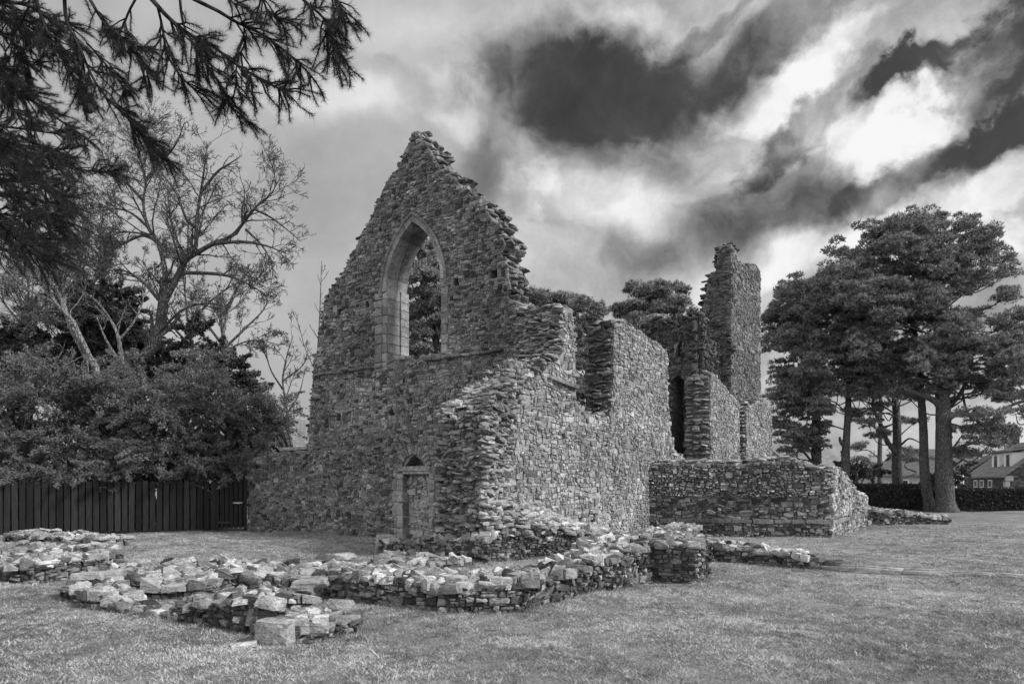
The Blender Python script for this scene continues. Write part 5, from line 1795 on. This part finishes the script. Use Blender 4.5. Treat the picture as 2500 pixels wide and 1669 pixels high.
bough(z([(180, -40, .3), (260, 180, .3), (380, 380, .3), (450, 480, .3), (520, 600, .3)]), Yn, .012, 26)
bough(z([(480, 240, .3), (560, 330, .3), (640, 430, .3), (700, 520, .3)]), Yn + .3, .008, 16)
bough(z([(1600, -60, 0), (1680, 20, 0), (1760, 90, 0), (1810, 180, 0), (1820, 260, 0), (1815, 330, 0)]), Yn - .3, .010, 22, nf=.5)
bough(z([(1780, -60, 0), (1850, 10, 0), (1890, 90, 0)]), Yn - .3, .008, 9, nf=.6)
bough(z([(1420, -60, 0), (1440, 0, 0), (1470, 70, 0), (1540, 100, 0), (1600, 110, 0)]), Yn - .1, .008, 11, nf=.6)
bough(z([(1230, -60, 0), (1260, 0, 0), (1300, 40, 0)]), Yn, .006, 5, nf=.6)
bough(z([(1290, 120, 0), (1340, 220, 0), (1300, 330, 0), (1290, 460, 0), (1330, 560, 0)]), Yn + .1, .007, 12)
for k in range(17):      # the dense dark mass in the corner, further back on the same tree
    u0, v0 = rng.uniform(-260, -20), rng.uniform(-150, 560)
    u1, v1 = u0 + rng.uniform(160, 330), v0 + rng.uniform(20, 160)
    u1 = min(u1, 200)
    if k > 11: u1 = min(u1, 90)
    bough([(u0, v0, 0), ((u0 + u1) / 2, (v0 + v1) / 2 - 25, rng.uniform(-.4, .4)), (u1 * .75 + u0 * .25, v1 * .75 + v0 * .25, 0), (min(u1, 330), v1, 0)], rng.uniform(5.6, 7.2), .016, 24, sub_len=(.14, .42))
for (p0, v_) in (((0, 0), 600), ((0, 0), 560), ((0, 0), 515), ((0, 0), 470), ((0, 0), 340), ((0, 0), 385), ((0, 0), 430), ((0, 0), 300)):
    bough([(-160, v_ - 40, 0), (-40, v_, 0), (60, v_ + 15, .2), (130, v_ + 25, .3), (rng.uniform(130, 185), v_ + 20, .3)], 7.4, .02, 26, sub_len=(.16, .42))
bough(z([(100, 740, 0), (220, 800, 0), (320, 860, 0), (420, 920, 0), (560, 940, 0), (690, 925, 0)]), 6.0, .012, 26, nf=.5)
bough(z([(0, 500, 0), (160, 540, 0), (300, 640, 0), (420, 720, 0), (520, 800, 0)]), 6.0, .012, 26)
# the main boughs carrying them, above the frame
for pts in ([(-7.3, 7.8, 8.6), (-4.5, 6.0, 6.9), (-2.2, 4.9, 5.7), (-.6, 4.5, 5.2)], [(-7.4, 7.9, 7.0), (-5.6, 6.4, 5.8), (-4.0, 5.2, 5.3), (-2.7, 4.6, 5.15)], [(-7.5, 8.1, 5.6), (-6.4, 7.4, 5.0), (-5.6, 6.6, 4.6)]):
    tube(br_, smooth(pts, 5), np.linspace(.09, .02, 5 * (len(pts) - 1) + 1), 8)
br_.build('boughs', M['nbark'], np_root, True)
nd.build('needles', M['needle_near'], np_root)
for (u, v) in ((597, 176), (326, 118), (218, 265)):
    mb = MB()
    c = px(u, v, 4.45)
    nn = 60
    k_ = np.arange(nn) + .5; ph = np.arccos(1 - 2 * k_ / nn); th = math.pi * (1 + 5 ** .5) * k_
    dv = np.c_[np.cos(th) * np.sin(ph), np.sin(th) * np.sin(ph), np.cos(ph)]
    rocks(mb, c + dv * (.016, .016, .026), np.full((nn, 3), .014), rots(nn, rng.uniform(0, 6, nn), .6), np.full(nn, .1), n=1, chop=0)
    mb.build('pine_cone', M['nbark'], np_root)

# ------------------------------------------------------------------ grass
EDGES += [(tuple(CA[:2]), tuple(CB[:2])), (tuple(CB[:2]), tuple(CC_[:2])), (tuple(fr(0, 0, 0)[:2]), tuple(fr(7.9, 0, 0)[:2])), (tuple(FP_[:2]), tuple(FE[:2])), (tuple(BP[:2]), tuple(BQ[:2]))]
mb = MB()
NB = 520000
q = rng.random(NB)
Yb = 5.2 * (26 / 5.2) ** (q ** .8)
Xb = rng.uniform(-.79, .79, NB) * Yb
clump = (vnoise(Xb, Yb, .35) - .5) * .5 + (vnoise(Xb, Yb, 1.1) - .5) * .75 + (vnoise(Xb + 9, Yb, 4.0) - .5) * .7 + (vnoise(Xb, Yb + 5, 13.0) - .5) * .9 + (vnoise(Xb, Yb + 5, 30.0) - .5) * .6
tn = np.clip(rng.normal(.48, .22, NB) + .85 * clump, 0, 1)
wd = .0016 + .00035 * Yb
V, F, TT = blades(NB, Xb, Yb, .006, .030, wd, tn)
mb.add(V, F, TT)
nw = 900
Yw = 5.6 * (22 / 5.6) ** rng.random(nw); Xw = rng.uniform(-.78, .78, nw) * Yw
for i_ in range(nw):
    k_ = rng.integers(6, 22); rr_ = rng.uniform(.015, .06)
    V, F, TT = blades(k_, Xw[i_] + rng.normal(0, rr_, k_), Yw[i_] + rng.normal(0, rr_, k_), .012, .05, np.full(k_, .003 + .0003 * Yw[i_]), np.clip(rng.normal(rng.choice([.1, .95], p=[.7, .3]), .12, k_), 0, 1))
    mb.add(V, F, TT)
for (p, q_) in EDGES:
    p, q_ = np.array(p), np.array(q_)
    L = np.hypot(*(q_ - p)); n_ = int(L * 260)
    f = rng.uniform(0, 1, n_)[:, None]; d_ = (q_ - p) / L; nn = np.array([d_[1], -d_[0]])
    dens = vnoise(p[0] + d_[0] * f[:, 0] * L, p[1] + d_[1] * f[:, 0] * L, 3.0)
    P_ = p + (q_ - p) * f + nn * (rng.exponential(.05, n_)[:, None] + .01)
    k = dens > rng.uniform(.2, .7, n_)
    P_ = P_[k]; n_ = len(P_)
    V, F, TT = blades(n_, P_[:, 0], P_[:, 1], .03, .09, np.full(n_, .003), np.clip(rng.normal(.35, .25, n_), 0, 1))
    mb.add(V, F, TT)
M['grass'] = leaf_mat('grass_blades', .10, .70, .7, .2)
tag(mb.build('grass', M['grass']), 'short winter lawn of mottled grass around the ruin', 'grass', kind='stuff')

# ------------------------------------------------------------------ hedge
hd = MB(); n_ = 52000
def hedge_pts(n, x0, x1, y, h, dep):
    P_ = np.c_[rng.uniform(x0, x1, n), y + rng.uniform(-dep / 2, dep / 2, n), rng.uniform(0.03, 1, n) * h]
    k = rng.random(n)
    P_[k < .55, 1] = y - dep / 2 + rng.normal(0, .05, (k < .55).sum())
    P_[k > .8, 2] = h + rng.normal(0, .035, (k > .8).sum())
    return P_
hp = np.concatenate([hedge_pts(26000, 18.5, 24.0, 40.5, 1.42, .9), hedge_pts(26000, 23.0, 33.0, 39.0, 1.18, .9)])
sprays(hd, hp, 3, .11, .07, np.clip(rng.normal(.45, .25, len(hp)), 0, 1), .2, 1.0)
for (x0, x1, y, h) in ((18.5, 24.0, 40.5, 1.3), (24.0, 33.0, 39.0, 1.05)):
    for x in np.arange(x0, x1, .35):
        tube(hd, path((x, y, 0), (rng.normal(0, .2), 0, 1), h * .9, 4, .1), np.linspace(.03, .01, 5), 4, .1)
tag(hd.build('hedge', M['hedge']), 'clipped dark hedge running behind the pine trunks', 'hedge')

# ------------------------------------------------------------------ houses
def quad(mb, pts, tone=.5):
    mb.add(pts, [np.array([[0, 1, 2, 3]])], tone)


def add_uv(o, sc=1.0):
    me = o.data
    uv = me.uv_layers.new(name='UVMap')
    for poly in me.polygons:
        n = poly.normal
        for li in poly.loop_indices:
            c = me.vertices[me.loops[li].vertex_index].co
            h = math.hypot(n.x, n.y)
            if h > .05:
                tx, ty = -n.y / h, n.x / h
                uv.data[li].uv = ((c.x * tx + c.y * ty) * sc, c.z * sc / max(.3, h))
            else:
                uv.data[li].uv = (c.x, c.y)


def house(label, c, yaw, W_, D_, He, Hr, wall, roof, wins=(), chimneys=(), dormers=(), doors=(), quoins=False):
    """gabled house, ridge along local x; windows (face, pos, z, w, h)"""
    root = thing('house', (c[0], c[1], 0), label, 'house', 'village houses beyond the hedge')
    ca, sa = math.cos(yaw), math.sin(yaw)
    Rm = np.array([[ca, -sa, 0], [sa, ca, 0], [0, 0, 1]])
    T_ = lambda P: np.asarray(P, float) @ Rm.T + np.array([c[0], c[1], 0])
    w2, d2 = W_ / 2, D_ / 2
    mb = MB()
    pts = T_([(-w2, -d2, 0), (w2, -d2, 0), (w2, d2, 0), (-w2, d2, 0), (-w2, -d2, He), (w2, -d2, He), (w2, d2, He), (-w2, d2, He), (-w2, 0, Hr), (w2, 0, Hr)])
    mb.add(pts, [np.array([[0, 1, 5, 4], [2, 3, 7, 6], [0, 4, 7, 3], [1, 2, 6, 5]]), np.array([[4, 8, 7], [5, 6, 9]])])
    mb.build('wall', M[wall], root)
    mb = MB(); ov = .25; sl = (Hr - He) / d2
    for sg in (-1, 1):
        o = [(-w2 - ov, sg * (d2 + ov), He - ov * sl + .05), (w2 + ov, sg * (d2 + ov), He - ov * sl + .05), (w2 + ov, 0, Hr + .05), (-w2 - ov, 0, Hr + .05)]
        P_ = np.concatenate([T_(o), T_([(x, y, z_ + .12) for x, y, z_ in o])])
        mb.add(P_, np.array([[0, 3, 2, 1], [4, 5, 6, 7], [0, 1, 5, 4], [1, 2, 6, 5], [2, 3, 7, 6], [3, 0, 4, 7]]))
    ro = mb.build('roof', M[roof], root); add_uv(ro)
    def opening(kind, face, pos, z_, ww, hh, off=0.0, par=root):
        ax = {'front': ((1, 0), (0, -1), (0, -d2)), 'left': ((0, -1), (-1, 0), (-w2, 0)), 'right': ((0, 1), (1, 0), (w2, 0))}[face]
        t2, n2, o2 = ax
        def Q(s, dz, dd):
            return (o2[0] + t2[0] * (pos + s) + n2[0] * (dd + off), o2[1] + t2[1] * (pos + s) + n2[1] * (dd + off), z_ + dz)
        def bx(mb, s0, s1, a, b_, d0, d1):
            P_ = T_([Q(s0, a, d0), Q(s1, a, d0), Q(s1, b_, d0), Q(s0, b_, d0), Q(s0, a, d1), Q(s1, a, d1), Q(s1, b_, d1), Q(s0, b_, d1)])
            mb.add(P_, np.array([[0, 3, 2, 1], [4, 5, 6, 7], [0, 1, 5, 4], [1, 2, 6, 5], [2, 3, 7, 6], [3, 0, 4, 7]]))
        fm = MB(); f = .09
        bx(fm, -ww / 2 - f, -ww / 2, -f, hh + f, -.02, .05); bx(fm, ww / 2, ww / 2 + f, -f, hh + f, -.02, .05)
        bx(fm, -ww / 2, ww / 2, hh, hh + f, -.02, .05); bx(fm, -ww / 2, ww / 2, -f, 0, -.02, .07)
        if kind == 'window':
            bx(fm, -ww / 2, ww / 2, hh * .5 - .03, hh * .5 + .03, -.02, .035)
        fo_ = fm.build(kind, M['white'], par)
        pn = MB(); bx(pn, -ww / 2, ww / 2, 0, hh, -.02, .02)
        pn.build('pane' if kind == 'window' else 'door_leaf', M['pane'], fo_)
    for a in wins: opening('window', *a)
    for a in doors: opening('door', *a)
    for (x, y, hh, sw) in chimneys:
        mb = MB()
        zc = Hr - abs(y) * sl
        mb.box(T_([(x, y, zc + hh / 2 - .3)])[0], (sw, .55, hh + .6), .5, Rm)
        ch = mb.build('chimney', M['trim' if wall != 'house_stone' else 'house_stone'], ro)
        mb = MB(); mb.box(T_([(x, y, zc + hh + .04)])[0], (sw + .14, .69, .12), .5, Rm)
        for k in (-1, 1):
            q = T_([(x + k * sw * .25, y, zc + hh + .1)])[0]
            tube(mb, [q, q + np.array([0, 0, .4])], .11, 8, .5, True)
        mb.build('chimney_pots', M['trim'], ch)
    for (x, ww, hh, nw) in dormers:
        dm = MB()
        y0 = -d2 * .78; zb = He + (d2 - abs(y0)) * sl - .05
        y1d = -max(.1, d2 - (zb + hh + .1 - He) / sl)
        P_ = T_([(x - ww / 2, y0, zb), (x + ww / 2, y0, zb), (x + ww / 2, y0, zb + hh), (x - ww / 2, y0, zb + hh), (x - ww / 2, y1d, zb + hh), (x + ww / 2, y1d, zb + hh)])
        dm.add(P_, [np.array([[0, 1, 2, 3]]), np.array([[0, 3, 4], [1, 5, 2]])])
        dmo = dm.build('dormer', M['white'], ro)
        dr2 = MB()
        o = [(x - ww / 2 - .12, y0 - .15, zb + hh), (x + ww / 2 + .12, y0 - .15, zb + hh), (x + ww / 2 + .12, y1d, zb + hh + .25), (x - ww / 2 - .12, y1d, zb + hh + .25)]
        P_ = np.concatenate([T_(o), T_([(a, b_, z_ + .1) for a, b_, z_ in o])])
        dr2.add(P_, np.array([[0, 3, 2, 1], [4, 5, 6, 7], [0, 1, 5, 4], [1, 2, 6, 5], [2, 3, 7, 6], [3, 0, 4, 7]]))
        dr2.build('dormer_roof', M['slate'], ro)
        for k in range(nw):
            pn = MB(); xx = x + (k - (nw - 1) / 2) * ww / nw
            P0_ = [(xx - .3, y0 - .03, zb + .22), (xx + .3, y0 - .03, zb + .22), (xx + .3, y0 - .03, zb + hh - .15), (xx - .3, y0 - .03, zb + hh - .15)]
            P_ = np.concatenate([T_(P0_), T_([(a, b_ + .05, z_) for a, b_, z_ in P0_])])
            pn.add(P_, np.array([[0, 1, 2, 3], [7, 6, 5, 4], [0, 4, 5, 1], [1, 5, 6, 2], [2, 6, 7, 3], [3, 7, 4, 0]]))
            pn.build('dormer_pane', M['pane'], dmo)
    if quoins:
        mb = MB()
        for zz in np.arange(.2, He, .42):
            mb.box(T_([(w2 - (.25 if int(zz / .42) % 2 else .14) + .02, -d2 + (.14 if int(zz / .42) % 2 else .25) - .02, zz)])[0], (.5 if int(zz / .42) % 2 else .28, .28 if int(zz / .42) % 2 else .5, .38), .5, Rm)
        mb.build('quoins', M['trim'], root)
    return root


X = lambda u, Y: (u - 1250) / FPX * Y
house('pale roofed house behind the leftmost pine, with a tall pale chimney', (X(1960, 66), 68), math.radians(34), 9.5, 6.5, 2.9, 5.1, 'harl', 'slate_l',
      wins=[('front', 1.0, 1.3, .8, 1.2), ('front', 3.0, 1.3, .8, 1.2), ('front', -1.5, 1.3, .8, 1.2), ('right', .2, 1.3, .8, 1.1)], chimneys=[(4.2, 0, 1.7, .9)])
house('low white cottage with one small window, between the pine trunks', (X(2228, 72), 74), math.radians(-4), 6.6, 6, 2.25, 3.7, 'harl_l', 'slate',
      wins=[('front', 1.45, .85, .7, .9), ('front', -1.2, .85, .7, .9)], chimneys=[(-3.0, 0, .8, .7)])
house('pale two-storey house with slate roof behind the thickest pine', (X(2330, 74), 78), math.radians(10), 8.5, 7, 2.9, 5.2, 'harl', 'slate',
      wins=[('front', -2.6, .9, .8, 1.3), ('front', .4, .9, .8, 1.3), ('front', 2.6, .9, .8, 1.3)], chimneys=[(3.9, 0, 1.0, .8)])
house('grey rubble house with pale quoins, left of the dormered cottage', (45.9, 64.6), math.radians(-116), 5, 4.6, 2.7, 4.4, 'house_stone', 'slate',
      wins=[('right', .2, 1.0, .7, 1.1)], quoins=True)
house('dark rubble cottage with two white dormer windows at the right border', (41.5, 54.4), math.radians(-108), 8.5, 6.4, 2.1, 4.7, 'house_stone', 'slate_l',
      wins=[('front', -2.4, .7, .7, 1.0), ('front', -.9, .7, .7, 1.0), ('front', 1.0, .7, .7, 1.0)], chimneys=[(3.9, 0, 1.1, .9), (-3.9, 0, 1.1, .9)], dormers=[(2.5, 1.7, 1.25, 1), (-.1, 1.7, 1.25, 1)], quoins=True)
house('pale gable end just showing above the boundary wall', (X(735, 44), 46), math.radians(60), 7, 6, 3.0, 5.6, 'harl_l', 'slate_l')

# ------------------------------------------------------------------ hills
mb = MB()
xs = np.linspace(-700, 900, 140); ys = np.linspace(170, 700, 26)
GX, GY = np.meshgrid(xs, ys)
f = np.clip((GY - 170) / 250, 0, 1)
hz_ = f * (13 + 5 * np.sin(GX / 90 + 1) + 3 * np.sin(GX / 37)) + f * .9 * rng.normal(0, 1, GX.shape)
hz_ = np.where(GY > 600, hz_ * .8, hz_) - .3
I = np.arange(GX.size).reshape(GX.shape)
mb.add(np.c_[GX.ravel(), GY.ravel(), hz_.ravel()], np.c_[I[:-1, :-1].ravel(), I[:-1, 1:].ravel(), I[1:, 1:].ravel(), I[1:, :-1].ravel()])
tag(mb.build('hills', plain_mat('wooded_hillside', .09, .5, .25, 1.0, .5), smooth=True), kind='structure')
nt_ = sum(len(o.data.polygons) for o in bpy.data.objects if o.type == 'MESH')
print('faces', nt_)
